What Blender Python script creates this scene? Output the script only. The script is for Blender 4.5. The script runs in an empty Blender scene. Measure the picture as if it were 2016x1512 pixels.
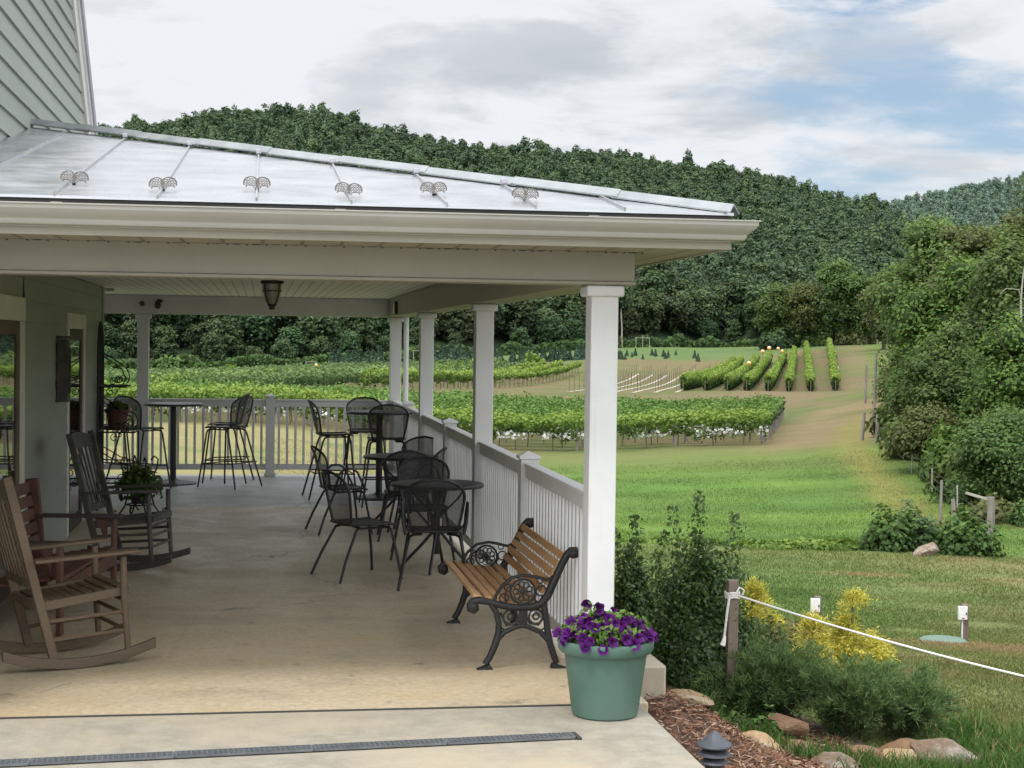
import bpy, bmesh, math, random
import numpy as np
from mathutils import Vector, Matrix
random.seed(7); RNG = np.random.default_rng(11)
PI = math.pi; R = math.radians
S = bpy.context.scene
COL = S.collection

# ------------------------------------------------------------------ helpers
def tag(o, label=None, cat=None, group=None, kind=None):
    if label: o['label'] = label
    if cat: o['category'] = cat
    if group: o['group'] = group
    if kind: o['kind'] = kind
    return o

def empty(name, loc=(0, 0, 0), rz=0.0, label=None, cat=None, group=None, scale=1.0):
    o = bpy.data.objects.new(name, None); COL.objects.link(o)
    o.location = loc; o.rotation_euler = (0, 0, rz); o.scale = (scale,) * 3
    o.empty_display_size = .1
    return tag(o, label, cat, group)

def copy_tree(o, parent=None):
    c = o.copy(); COL.objects.link(c)
    if parent is not None: c.parent = parent
    for ch in list(o.children): copy_tree(ch, c)
    return c

class MB:
    """collects shapes that become ONE mesh object"""
    def __init__(s): s.v = []; s.f = []
    def add(s, vs, fs):
        n = len(s.v); s.v += [tuple(map(float, v)) for v in vs]
        s.f += [tuple(i + n for i in f) for f in fs]; return s
    def box(s, lo, hi):
        (a, b, c), (d, e, f) = lo, hi
        return s.add([(a,b,c),(d,b,c),(d,e,c),(a,e,c),(a,b,f),(d,b,f),(d,e,f),(a,e,f)],
                     [(0,3,2,1),(4,5,6,7),(0,1,5,4),(1,2,6,5),(2,3,7,6),(3,0,4,7)])
    def cbox(s, c, sz, rot=None):
        h = Vector(sz) / 2; vs = []
        for z in (-1, 1):
            for x, y in ((-1,-1),(1,-1),(1,1),(-1,1)):
                p = Vector((x*h.x, y*h.y, z*h.z))
                if rot is not None: p = rot @ p
                vs.append(p + Vector(c))
        return s.add(vs, [(0,3,2,1),(4,5,6,7),(0,1,5,4),(1,2,6,5),(2,3,7,6),(3,0,4,7)])
    def bar(s, a, b, w, h, up=(0, 0, 1)):
        a = Vector(a); b = Vector(b); d = (b - a).normalized(); u = Vector(up)
        x = d.cross(u)
        if x.length < 1e-4: x = d.cross(Vector((1, 0, 0)))
        x.normalize(); z = x.cross(d)
        vs = [p + x*i*w/2 + z*j*h/2 for p in (a, b) for i, j in ((-1,-1),(1,-1),(1,1),(-1,1))]
        return s.add(vs, [(0,1,2,3),(7,6,5,4),(0,4,5,1),(1,5,6,2),(2,6,7,3),(3,7,4,0)])
    def tube(s, pts, r, n=8, closed=False):
        pts = [Vector(p) for p in pts]; m = len(pts)
        rs = r if isinstance(r, (list, tuple)) else [r] * m
        T = []
        for i in range(m):
            a = pts[i-1] if (i > 0 or closed) else pts[i]
            b = pts[(i+1) % m] if (i < m-1 or closed) else pts[i]
            T.append((b - a).normalized())
        u = T[0].orthogonal().normalized(); vs = []; q = T[0]
        for i in range(m):
            if i: u = q.rotation_difference(T[i]) @ u; q = T[i]
            u = (u - T[i] * u.dot(T[i])).normalized(); w = T[i].cross(u)
            vs += [pts[i] + (u*math.cos(2*PI*k/n) + w*math.sin(2*PI*k/n)) * rs[i] for k in range(n)]
        fs = []
        for i in range(m if closed else m-1):
            j = (i+1) % m
            for k in range(n):
                l = (k+1) % n
                fs.append((i*n+k, i*n+l, j*n+l, j*n+k))
        if not closed: fs += [tuple(range(n))[::-1], tuple((m-1)*n + k for k in range(n))]
        return s.add(vs, fs)
    def lathe(s, prof, n=24, c=(0, 0, 0)):
        vs = []; fs = []; m = len(prof)
        for (r, z) in prof:
            vs += [(c[0]+r*math.cos(2*PI*k/n), c[1]+r*math.sin(2*PI*k/n), c[2]+z) for k in range(n)]
        for i in range(m-1):
            for k in range(n):
                l = (k+1) % n; fs.append((i*n+k, i*n+l, (i+1)*n+l, (i+1)*n+k))
        fs += [tuple(range(n))[::-1], tuple((m-1)*n+k for k in range(n))]
        return s.add(vs, fs)
    def sphere(s, c, r, n=12, sq=(1,1,1)):
        pr = [(max(1e-4, math.sin(PI*i/n)), -math.cos(PI*i/n)) for i in range(n+1)]
        vs = []; fs = []; k2 = n*2
        for (rr, z) in pr:
            vs += [(c[0]+sq[0]*r*rr*math.cos(2*PI*k/k2), c[1]+sq[1]*r*rr*math.sin(2*PI*k/k2), c[2]+sq[2]*r*z) for k in range(k2)]
        for i in range(n):
            for k in range(k2):
                l = (k+1) % k2; fs.append((i*k2+k, i*k2+l, (i+1)*k2+l, (i+1)*k2+k))
        return s.add(vs, fs)
    def extrude(s, poly, axis_vec, fix=None):
        """poly: list of 3D points (closed, planar); extruded by axis_vec"""
        n = len(poly); a = Vector(axis_vec)
        vs = [Vector(p) for p in poly] + [Vector(p) + a for p in poly]
        fs = [tuple(range(n))[::-1], tuple(range(n, 2*n))]
        fs += [(i, (i+1) % n, n+(i+1) % n, n+i) for i in range(n)]
        return s.add(vs, fs)
    def grid(s, fn, nu, nv):
        vs = [fn(i/nu, j/nv) for j in range(nv+1) for i in range(nu+1)]
        fs = [(j*(nu+1)+i, j*(nu+1)+i+1, (j+1)*(nu+1)+i+1, (j+1)*(nu+1)+i) for j in range(nv) for i in range(nu)]
        return s.add(vs, fs)
    def build(s, name, mat, parent=None, smooth=35, bevel=0.0, loc=None, recalc=True):
        me = bpy.data.meshes.new(name); me.from_pydata(s.v, [], s.f)
        if recalc:
            bm = bmesh.new(); bm.from_mesh(me)
            bmesh.ops.recalc_face_normals(bm, faces=bm.faces); bm.to_mesh(me); bm.free()
        if smooth:
            me.polygons.foreach_set('use_smooth', [True]*len(me.polygons))
            me.set_sharp_from_angle(angle=R(smooth))
        me.materials.append(mat); me.update()
        o = bpy.data.objects.new(name, me); COL.objects.link(o)
        if parent is not None: o.parent = parent
        if loc is not None: o.location = loc
        if bevel:
            b = o.modifiers.new('bevel', 'BEVEL'); b.width = bevel; b.segments = 2; b.limit_method = 'ANGLE'; b.angle_limit = R(40)
        return o

def np_obj(name, V, F, mat, parent=None, tint=None, colr=None, smooth=False):
    """fast mesh from numpy arrays; F is (n,3) or (n,4); tint/colr are per face"""
    V = np.asarray(V, np.float32); F = np.asarray(F, np.int32)
    me = bpy.data.meshes.new(name); k = F.shape[1]
    me.vertices.add(len(V)); me.vertices.foreach_set('co', V.ravel())
    me.loops.add(F.size); me.loops.foreach_set('vertex_index', F.ravel())
    me.polygons.add(len(F)); me.polygons.foreach_set('loop_start', np.arange(0, F.size, k, dtype=np.int32))
    me.polygons.foreach_set('loop_total', np.full(len(F), k, np.int32))
    me.update(calc_edges=True)
    if tint is not None:
        a = me.attributes.new('tint', 'FLOAT', 'FACE'); a.data.foreach_set('value', np.asarray(tint, np.float32))
    if colr is not None:
        a = me.attributes.new('col', 'FLOAT_COLOR', 'FACE' if len(colr) == len(F) else 'POINT')
        c = np.ones((len(colr), 4), np.float32); c[:, :3] = colr; a.data.foreach_set('color', c.ravel())
    if smooth: me.polygons.foreach_set('use_smooth', [True]*len(F))
    me.materials.append(mat)
    o = bpy.data.objects.new(name, me); COL.objects.link(o)
    if parent is not None: o.parent = parent
    return o

# ------------------------------------------------------------------ materials
def newmat(name):
    m = bpy.data.materials.new(name); m.use_nodes = True
    nt = m.node_tree; nt.nodes.clear()
    out = nt.nodes.new('ShaderNodeOutputMaterial')
    return m, nt, out
def N(nt, t, **kw):
    n = nt.nodes.new(t)
    for k, v in kw.items():
        if k.startswith('_'): setattr(n, k[1:], v)
        else: n.inputs[k.replace('__', ' ')].default_value = v
    return n
def mixc(nt, fac, a, b):
    n = nt.nodes.new('ShaderNodeMix'); n.data_type = 'RGBA'
    for sock, val in ((n.inputs[0], fac), (n.inputs[6], a), (n.inputs[7], b)):
        if hasattr(val, 'is_linked'): nt.links.new(val, sock)
        elif isinstance(val, (int, float)): sock.default_value = val
        else: sock.default_value = (*val, 1)
    return n.outputs[2]
def coords(nt, kind='Object', scale=(1, 1, 1)):
    tc = nt.nodes.new('ShaderNodeTexCoord'); mp = nt.nodes.new('ShaderNodeMapping')
    mp.inputs['Scale'].default_value = scale; nt.links.new(tc.outputs[kind], mp.inputs['Vector'])
    return mp.outputs['Vector']
def noise(nt, vec, scale, detail=4, rough=.6, lo=.35, hi=.65):
    n = nt.nodes.new('ShaderNodeTexNoise'); n.inputs['Scale'].default_value = scale
    n.inputs['Detail'].default_value = detail; n.inputs['Roughness'].default_value = rough
    nt.links.new(vec, n.inputs['Vector'])
    r = nt.nodes.new('ShaderNodeMapRange'); r.inputs[1].default_value = lo; r.inputs[2].default_value = hi
    nt.links.new(n.outputs['Fac'], r.inputs[0]); return r.outputs[0]

def mat(name, c1, c2=None, scale=6.0, rough=.55, metal=0.0, bump=0.0, bscale=None, stretch=(1,1,1), coord='Object', spec=.5, c3=None, s3=1.2, lo=.35, hi=.65):
    m, nt, out = newmat(name); p = N(nt, 'ShaderNodeBsdfPrincipled', Roughness=rough, Metallic=metal)
    p.inputs['Specular IOR Level'].default_value = spec
    v = coords(nt, coord, stretch)
    col = None
    if c2 is not None:
        f = noise(nt, v, scale, 5, .65, lo, hi); col = mixc(nt, f, c1, c2)
        if c3 is not None: col = mixc(nt, noise(nt, v, s3, 4, .6, .45, .7), col, c3)
        nt.links.new(col, p.inputs['Base Color'])
        rr = N(nt, 'ShaderNodeMapRange'); rr.inputs[3].default_value = max(.02, rough-.08); rr.inputs[4].default_value = min(1, rough+.1)
        nt.links.new(f, rr.inputs[0]); nt.links.new(rr.outputs[0], p.inputs['Roughness'])
    else: p.inputs['Base Color'].default_value = (*c1, 1)
    if bump:
        b = N(nt, 'ShaderNodeBump', Strength=bump, Distance=.02)
        nt.links.new(noise(nt, v, bscale or scale*4, 5, .7, .2, .8), b.inputs['Height']); nt.links.new(b.outputs[0], p.inputs['Normal'])
    nt.links.new(p.outputs[0], out.inputs[0]); return m

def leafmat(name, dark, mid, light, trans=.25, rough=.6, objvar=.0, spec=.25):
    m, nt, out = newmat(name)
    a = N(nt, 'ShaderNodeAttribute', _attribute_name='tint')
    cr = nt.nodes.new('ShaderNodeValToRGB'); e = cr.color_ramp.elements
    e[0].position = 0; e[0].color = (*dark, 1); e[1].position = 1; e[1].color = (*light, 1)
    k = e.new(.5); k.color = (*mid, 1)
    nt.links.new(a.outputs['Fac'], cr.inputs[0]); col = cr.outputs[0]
    if objvar:
        oi = nt.nodes.new('ShaderNodeObjectInfo'); h = nt.nodes.new('ShaderNodeHueSaturation')
        mr = N(nt, 'ShaderNodeMapRange'); mr.inputs[3].default_value = .5-.035*objvar; mr.inputs[4].default_value = .5+.02*objvar
        nt.links.new(oi.outputs['Random'], mr.inputs[0]); nt.links.new(mr.outputs[0], h.inputs['Hue'])
        mv = N(nt, 'ShaderNodeMapRange'); mv.inputs[3].default_value = 1-.35*objvar; mv.inputs[4].default_value = 1+.3*objvar
        ml = N(nt, 'ShaderNodeMath', _operation='FRACT'); mm = N(nt, 'ShaderNodeMath', _operation='MULTIPLY'); mm.inputs[1].default_value = 7.31
        nt.links.new(oi.outputs['Random'], mm.inputs[0]); nt.links.new(mm.outputs[0], ml.inputs[0]); nt.links.new(ml.outputs[0], mv.inputs[0])
        nt.links.new(mv.outputs[0], h.inputs['Value']); nt.links.new(col, h.inputs['Color']); col = h.outputs[0]
    p = N(nt, 'ShaderNodeBsdfPrincipled', Roughness=rough); p.inputs['Specular IOR Level'].default_value = spec
    t = N(nt, 'ShaderNodeBsdfTranslucent'); mx = N(nt, 'ShaderNodeMixShader', Fac=trans)
    nt.links.new(col, p.inputs['Base Color']); nt.links.new(col, t.inputs['Color'])
    nt.links.new(p.outputs[0], mx.inputs[1]); nt.links.new(t.outputs[0], mx.inputs[2]); nt.links.new(mx.outputs[0], out.inputs[0])
    return m

def colmat(name, rough=.8, nscale=3.0, var=.35, trans=0.0, bump=0.0, fine=40.0):
    """base colour from the 'col' attribute, broken up by noise"""
    m, nt, out = newmat(name); a = N(nt, 'ShaderNodeAttribute', _attribute_name='col')
    v = coords(nt, 'Object'); f = noise(nt, v, nscale, 6, .75, .3, .7); g = noise(nt, v, fine, 3, .6, .3, .7)
    h = nt.nodes.new('ShaderNodeHueSaturation')
    mr = N(nt, 'ShaderNodeMapRange'); mr.inputs[3].default_value = 1-var; mr.inputs[4].default_value = 1+var
    f3 = noise(nt, coords(nt, 'Object', (.22, 1, 1)), .55, 6, .75, .3, .7); av = N(nt, 'ShaderNodeMath', _operation='ADD'); nt.links.new(f, av.inputs[0]); nt.links.new(f3, av.inputs[1]); hv_ = N(nt, 'ShaderNodeMath', _operation='MULTIPLY'); hv_.inputs[1].default_value = .5; nt.links.new(av.outputs[0], hv_.inputs[0]); f = hv_.outputs[0]
    ad = N(nt, 'ShaderNodeMath', _operation='ADD'); hf = N(nt, 'ShaderNodeMath', _operation='MULTIPLY'); hf.inputs[1].default_value = .5
    nt.links.new(f, ad.inputs[0]); nt.links.new(g, ad.inputs[1]); nt.links.new(ad.outputs[0], hf.inputs[0])
    nt.links.new(hf.outputs[0], mr.inputs[0]); nt.links.new(mr.outputs[0], h.inputs['Value']); nt.links.new(a.outputs['Color'], h.inputs['Color'])
    p = N(nt, 'ShaderNodeBsdfPrincipled', Roughness=rough); p.inputs['Specular IOR Level'].default_value = .2
    nt.links.new(h.outputs[0], p.inputs['Base Color'])
    if bump:
        b = N(nt, 'ShaderNodeBump', Strength=bump, Distance=.06); nt.links.new(g, b.inputs['Height']); nt.links.new(b.outputs[0], p.inputs['Normal'])
    if trans:
        t = N(nt, 'ShaderNodeBsdfTranslucent'); nt.links.new(h.outputs[0], t.inputs['Color']); mx = N(nt, 'ShaderNodeMixShader', Fac=trans)
        nt.links.new(p.outputs[0], mx.inputs[1]); nt.links.new(t.outputs[0], mx.inputs[2]); nt.links.new(mx.outputs[0], out.inputs[0])
    else: nt.links.new(p.outputs[0], out.inputs[0])
    return m

def meshmat(name, c, holes=.45):
    """woven metal screen: part of the surface is open"""
    m, nt, out = newmat(name); p = N(nt, 'ShaderNodeBsdfPrincipled', Roughness=.45); p.inputs['Base Color'].default_value = (*c, 1)
    t = N(nt, 'ShaderNodeBsdfTransparent'); v = coords(nt, 'Object')
    n = noise(nt, v, 260, 0, .5, .45, .55)
    mr = N(nt, 'ShaderNodeMapRange'); mr.inputs[3].default_value = 1-holes+.12; mr.inputs[4].default_value = 1-holes-.12
    nt.links.new(n, mr.inputs[0])
    mx = N(nt, 'ShaderNodeMixShader'); nt.links.new(mr.outputs[0], mx.inputs[0]); nt.links.new(t.outputs[0], mx.inputs[1]); nt.links.new(p.outputs[0], mx.inputs[2])
    nt.links.new(mx.outputs[0], out.inputs[0]); return m

M = {}
M['trim'] = mat('white_trim', (.56,.56,.55), (.50,.50,.49), 3.0, .5, bump=.03, bscale=30)
M['beam'] = mat('cream_trim', (.30,.28,.215), (.275,.255,.195), 2.5, .5, bump=.03, bscale=25)
M['soffit'] = mat('cream_soffit', (.58,.54,.45), (.53,.49,.40), 2.0, .55)
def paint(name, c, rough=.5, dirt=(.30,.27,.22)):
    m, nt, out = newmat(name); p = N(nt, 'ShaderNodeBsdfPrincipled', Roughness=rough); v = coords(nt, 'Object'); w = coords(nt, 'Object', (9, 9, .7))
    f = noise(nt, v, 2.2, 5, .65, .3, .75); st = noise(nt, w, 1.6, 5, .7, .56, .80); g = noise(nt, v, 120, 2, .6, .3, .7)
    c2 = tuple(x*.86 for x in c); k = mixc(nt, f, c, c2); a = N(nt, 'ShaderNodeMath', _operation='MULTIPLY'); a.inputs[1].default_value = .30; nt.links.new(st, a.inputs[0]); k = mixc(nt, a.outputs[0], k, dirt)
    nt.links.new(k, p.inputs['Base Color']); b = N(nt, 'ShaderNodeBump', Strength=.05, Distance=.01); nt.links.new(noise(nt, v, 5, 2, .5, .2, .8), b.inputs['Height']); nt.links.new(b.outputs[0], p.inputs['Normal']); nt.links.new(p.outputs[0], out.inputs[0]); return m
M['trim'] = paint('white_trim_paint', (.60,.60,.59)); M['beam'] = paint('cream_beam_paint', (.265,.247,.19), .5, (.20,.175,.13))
M['gutter'] = mat('gutter_enamel', (.335,.325,.285), (.30,.292,.255), 2.0, .4)
M['dark'] = mat('dark_gap', (.035,.034,.03), (.05,.048,.045), 5, .8)
M['siding'] = mat('sage_siding', (.262,.282,.245), (.228,.248,.215), 1.2, .6, bump=.05, bscale=60, stretch=(1,.15,1))
M['wall_trim'] = mat('wall_trim_paint', (.55,.54,.49), (.50,.49,.44), 3, .5)
M['ceil'] = mat('ceiling_boards', (.62,.60,.575), (.57,.55,.525), 3, .6, stretch=(1,.1,1))
M['black'] = mat('black_metal', (.012,.012,.014), (.02,.02,.022), 14, .42, spec=.5)
M['iron'] = mat('cast_iron', (.006,.006,.007), (.013,.0125,.012), 20, .55, bump=.2, bscale=60)
M['tabletop'] = mat('table_mesh', (.022,.023,.027), (.035,.036,.04), 120, .4, spec=.5)
M['screen'] = meshmat('metal_screen', (.014,.014,.016), .36)
M['seatmesh'] = meshmat('seat_screen', (.02,.02,.023), .10)
M['pot_green'] = mat('green_plastic', (.060,.122,.095), (.074,.142,.112), 2.0, .5, c3=(.095,.16,.13), s3=1.0, bump=.03, bscale=80)
M['soil'] = mat('potting_soil', (.02,.014,.01), (.04,.028,.02), 40, .95, bump=.6)
M['terracotta'] = mat('terracotta', (.10,.035,.023), (.06,.024,.017), 8, .8)
M['stone'] = mat('sandstone', (.38,.265,.14), (.22,.125,.06), 3.5, .9, bump=.7, bscale=14, c3=(.43,.36,.26), s3=5)
M['stone_red'] = mat('brown_stone', (.17,.085,.048), (.25,.15,.08), 4, .9, bump=.8, bscale=16, c3=(.18,.11,.07), s3=6)
M['stone_grey'] = mat('lichen_stone', (.21,.15,.10), (.12,.075,.047), 7, .9, bump=1, bscale=18, c3=(.36,.33,.28), s3=7)
M['post'] = mat('weathered_post', (.20,.155,.12), (.12,.09,.07), 6, .85, bump=.4, bscale=30, stretch=(1,1,.12))
M['greypost'] = mat('grey_fence_post', (.22,.20,.18), (.13,.115,.10), 6, .9, bump=.3, stretch=(1,1,.15))
M['rope'] = mat('white_rope', (.72,.70,.65), (.58,.56,.52), 60, .8)
M['rockwood'] = mat('weathered_wood', (.110,.074,.040), (.055,.037,.022), 5, .65, bump=.3, bscale=40, stretch=(1.2,.25,1.2), c3=(.135,.100,.062), s3=2.5)
M['rockgrey'] = mat('greyed_wood', (.088,.084,.074), (.045,.043,.038), 5, .65, bump=.25, bscale=40, stretch=(1.2,.25,1.2))
M['redwood'] = mat('red_stained_wood', (.115,.043,.026), (.07,.028,.018), 5, .6, bump=.2, bscale=30, stretch=(.4,1,1))
M['darkwood'] = mat('dark_wood', (.035,.027,.022), (.055,.042,.035), 6, .7)
M['slat'] = mat('oiled_slats', (.43,.225,.09), (.27,.125,.045), 9, .42, bump=.2, bscale=30, stretch=(.15,1.5,1.5), c3=(.56,.34,.16), s3=4)
M['grate'] = mat('drain_grate_metal', (.125,.135,.14), (.085,.09,.097), 8, .5)
M['lamp'] = mat('path_light_metal', (.045,.052,.062), (.065,.072,.085), 10, .5, bump=.1)
M['frost'] = mat('frosted_glass', (.20,.20,.18), (.25,.25,.22), 4, .25)
M['whitebox'] = mat('white_enclosure', (.70,.70,.68), (.62,.62,.60), 10, .5)
M['red'] = mat('red_switch', (.4,.03,.03)); M['lid'] = mat('green_lid', (.105,.165,.128), (.13,.19,.15), 3, .6)
M['wire'] = mat('dark_wire', (.08,.08,.08), (.12,.12,.11), 3, .6)
M['stake'] = mat('vine_stake', (.075,.06,.045), (.11,.09,.07), 3, .85)
M['netting'] = mat('bird_netting', (.80,.80,.77), (.66,.66,.62), 4, .8)
M['balloon'] = mat('orange_balloon', (.80,.30,.03), (.85,.40,.06), 1.2, .35)
M['balloon_pale'] = mat('pale_highlight_patch', (.85,.80,.62), (.8,.75,.55), 2, .4)
M['fabric'] = mat('white_ground_cloth', (.47,.43,.36), (.33,.28,.21), 1.5, .9)
M['shirt'] = mat('pale_shirt', (.55,.58,.62), (.48,.5,.54), 8, .9); M['trousers'] = mat('light_trousers', (.60,.57,.52), (.52,.5,.45), 8, .9)
M['skin'] = mat('skin', (.36,.20,.13), (.32,.17,.11), 9, .6); M['hair'] = mat('dark_hair', (.015,.012,.01), (.03,.022,.018), 20, .7)
M['bark'] = mat('bark', (.10,.075,.055), (.055,.042,.032), 3, .95, bump=.6, bscale=8, stretch=(1,1,.2))
M['palebark'] = mat('pale_dead_wood', (.36,.33,.29), (.26,.235,.20), 3, .9)
M['shed'] = mat('weathered_boards', (.30,.22,.16), (.20,.15,.11), 2, .9)
M['purple'] = mat('petunia_petals', (.050,.003,.100), (.085,.008,.150), 25, .55, spec=.2)
def petalmat():
    m, nt, out = newmat('petunia_bloom'); p = N(nt, 'ShaderNodeBsdfPrincipled', Roughness=.55); p.inputs['Specular IOR Level'].default_value = .2
    v = coords(nt, 'Object'); L_ = nt.nodes.new('ShaderNodeVectorMath'); L_.operation = 'LENGTH'; nt.links.new(v, L_.inputs[0])
    mr = N(nt, 'ShaderNodeMapRange'); mr.inputs[1].default_value = .008; mr.inputs[2].default_value = .030; nt.links.new(L_.outputs['Value'], mr.inputs[0])
    oi = nt.nodes.new('ShaderNodeObjectInfo'); k = mixc(nt, mr.outputs[0], (.018,.001,.04), (.105,.008,.150)); h = nt.nodes.new('ShaderNodeHueSaturation')
    vr = N(nt, 'ShaderNodeMapRange'); vr.inputs[3].default_value = .6; vr.inputs[4].default_value = 1.35; nt.links.new(oi.outputs['Random'], vr.inputs[0]); nt.links.new(vr.outputs[0], h.inputs['Value']); nt.links.new(k, h.inputs['Color'])
    t = N(nt, 'ShaderNodeBsdfTranslucent'); mx = N(nt, 'ShaderNodeMixShader', Fac=.3); nt.links.new(h.outputs[0], p.inputs['Base Color']); nt.links.new(h.outputs[0], t.inputs['Color']); nt.links.new(p.outputs[0], mx.inputs[1]); nt.links.new(t.outputs[0], mx.inputs[2]); nt.links.new(mx.outputs[0], out.inputs[0]); return m
M['purple'] = petalmat()
M['stem'] = mat('green_stem', (.07,.12,.03), (.05,.09,.025), 10, .7)
M['roof'] = None

def roofmat():
    m, nt, out = newmat('galvanised_roof'); p = N(nt, 'ShaderNodeBsdfPrincipled', Roughness=.34, Metallic=.85)
    v = coords(nt, 'Object', (.35, 2.2, 1)); f = noise(nt, v, 2.2, 4, .55, .3, .7)
    w = coords(nt, 'Object', (1, 1, 1)); g = noise(nt, w, 3.0, 3, .6, .35, .7)
    nt.links.new(mixc(nt, g, mixc(nt, f, (.42,.43,.45), (.50,.505,.515)), (.46,.47,.485)), p.inputs['Base Color'])
    mr = N(nt, 'ShaderNodeMapRange'); mr.inputs[3].default_value = .26; mr.inputs[4].default_value = .46
    nt.links.new(g, mr.inputs[0]); nt.links.new(mr.outputs[0], p.inputs['Roughness'])
    b = N(nt, 'ShaderNodeBump', Strength=.12, Distance=.03); nt.links.new(f, b.inputs['Height']); nt.links.new(b.outputs[0], p.inputs['Normal'])
    nt.links.new(p.outputs[0], out.inputs[0]); return m
M['roof'] = roofmat()
M['hipmetal'] = mat('dull_galvanised_cap', (.25,.27,.275), (.33,.345,.35), 4, .5, metal=.5, stretch=(1,1,1))
M['guard'] = mat('snow_guard_metal', (.12,.108,.093), (.09,.08,.07), 30, .6)
M['edge'] = mat('metal_drip_edge', (.30,.29,.33), (.36,.35,.38), 4, .45, metal=.4)

def floormat():
    m, nt, out = newmat('sealed_concrete'); p = N(nt, 'ShaderNodeBsdfPrincipled', Roughness=.42)
    v = coords(nt, 'Object'); big = noise(nt, v, .55, 5, .62, .36, .64); mid = noise(nt, v, 2.4, 6, .7, .35, .68); fin = noise(nt, v, 26, 5, .8, .3, .7)
    st = coords(nt, 'Object', (.35, 1.6, 1)); band = noise(nt, st, 1.3, 4, .6, .40, .66)
    c = mixc(nt, big, (.50,.375,.215), (.48,.41,.295)); c = mixc(nt, mid, c, (.42,.34,.23))
    hv = N(nt, 'ShaderNodeMath', _operation='MULTIPLY'); hv.inputs[1].default_value = .5; nt.links.new(band, hv.inputs[0]); c = mixc(nt, hv.outputs[0], c, (.51,.43,.31)); c = mixc(nt, noise(nt, coords(nt, 'Object', (.8, 1.3, 1)), 1.1, 7, .72, .52, .70), c, (.32,.265,.19))
    c = mixc(nt, noise(nt, v, 7, 3, .5, .66, .74), c, (.27,.22,.16))
    sx = nt.nodes.new('ShaderNodeSeparateXYZ'); nt.links.new(v, sx.inputs[0])
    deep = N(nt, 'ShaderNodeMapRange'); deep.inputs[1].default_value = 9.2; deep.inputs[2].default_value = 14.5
    nt.links.new(sx.outputs[1], deep.inputs[0]); dm = N(nt, 'ShaderNodeMath', _operation='MULTIPLY'); dm.inputs[1].default_value = .62; nt.links.new(deep.outputs[0], dm.inputs[0]); c = mixc(nt, dm.outputs[0], c, (.56,.50,.42))  # floor paler inward: brightness for the dim interior put into the colour
    far = N(nt, 'ShaderNodeMapRange'); far.inputs[1].default_value = 18.27; far.inputs[2].default_value = 18.31
    nt.links.new(sx.outputs[1], far.inputs[0]); c = mixc(nt, far.outputs[0], c, (.42,.42,.425))
    g = nt.nodes.new('ShaderNodeMix'); g.data_type = 'RGBA'; g.blend_type = 'MULTIPLY'; g.inputs[0].default_value = 1
    k = mixc(nt, fin, (.70,.70,.69), (1.20,1.19,1.17)); nt.links.new(c, g.inputs[6]); nt.links.new(k, g.inputs[7])
    # hairline cracks
    vo = nt.nodes.new('ShaderNodeTexVoronoi'); vo.feature = 'DISTANCE_TO_EDGE'; vo.inputs['Scale'].default_value = .42
    wp = nt.nodes.new('ShaderNodeVectorMath'); wp.operation = 'ADD'; nn = nt.nodes.new('ShaderNodeTexNoise'); nn.inputs['Scale'].default_value = 3.5; nn.inputs['Detail'].default_value = 5
    nt.links.new(v, nn.inputs['Vector']); sc = nt.nodes.new('ShaderNodeVectorMath'); sc.operation = 'SCALE'; sc.inputs['Scale'].default_value = .45
    nt.links.new(nn.outputs['Color'], sc.inputs[0]); nt.links.new(v, wp.inputs[0]); nt.links.new(sc.outputs[0], wp.inputs[1]); nt.links.new(wp.outputs[0], vo.inputs['Vector'])
    cr = N(nt, 'ShaderNodeMapRange'); cr.inputs[1].default_value = .0; cr.inputs[2].default_value = .008; cr.inputs[3].default_value = 1; cr.inputs[4].default_value = 0
    nt.links.new(vo.outputs['Distance'], cr.inputs[0]); cm = N(nt, 'ShaderNodeMath', _operation='MULTIPLY')
    nt.links.new(cr.outputs[0], cm.inputs[0]); nt.links.new(noise(nt, v, 1.1, 2, .5, .52, .62), cm.inputs[1])
    cs = N(nt, 'ShaderNodeMath', _operation='MULTIPLY'); cs.inputs[1].default_value = .75; nt.links.new(cm.outputs[0], cs.inputs[0])
    c = mixc(nt, cs.outputs[0], g.outputs[2], (.10,.08,.06)); nt.links.new(c, p.inputs['Base Color'])
    rr = N(nt, 'ShaderNodeMapRange'); rr.inputs[3].default_value = .30; rr.inputs[4].default_value = .58
    nt.links.new(mid, rr.inputs[0]); nt.links.new(rr.outputs[0], p.inputs['Roughness'])
    b = N(nt, 'ShaderNodeBump', Strength=.12, Distance=.01); nt.links.new(fin, b.inputs['Height']); nt.links.new(b.outputs[0], p.inputs['Normal'])
    nt.links.new(p.outputs[0], out.inputs[0]); return m
M['floor'] = floormat()
M['apron'] = mat('apron_concrete', (.325,.295,.235), (.235,.212,.165), 7, .75, bump=.25, bscale=60, c3=(.38,.32,.225), s3=.8)
M['block'] = mat('footing_concrete', (.42,.36,.27), (.34,.29,.22), 3, .85, bump=.2)
def glassmat():
    m, nt, out = newmat('window_glass'); p = N(nt, 'ShaderNodeBsdfPrincipled', Roughness=.015)
    p.inputs['Base Color'].default_value = (.012,.014,.014,1); p.inputs['IOR'].default_value = 1.7
    nt.links.new(p.outputs[0], out.inputs[0]); return m
M['glass'] = glassmat()

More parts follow.
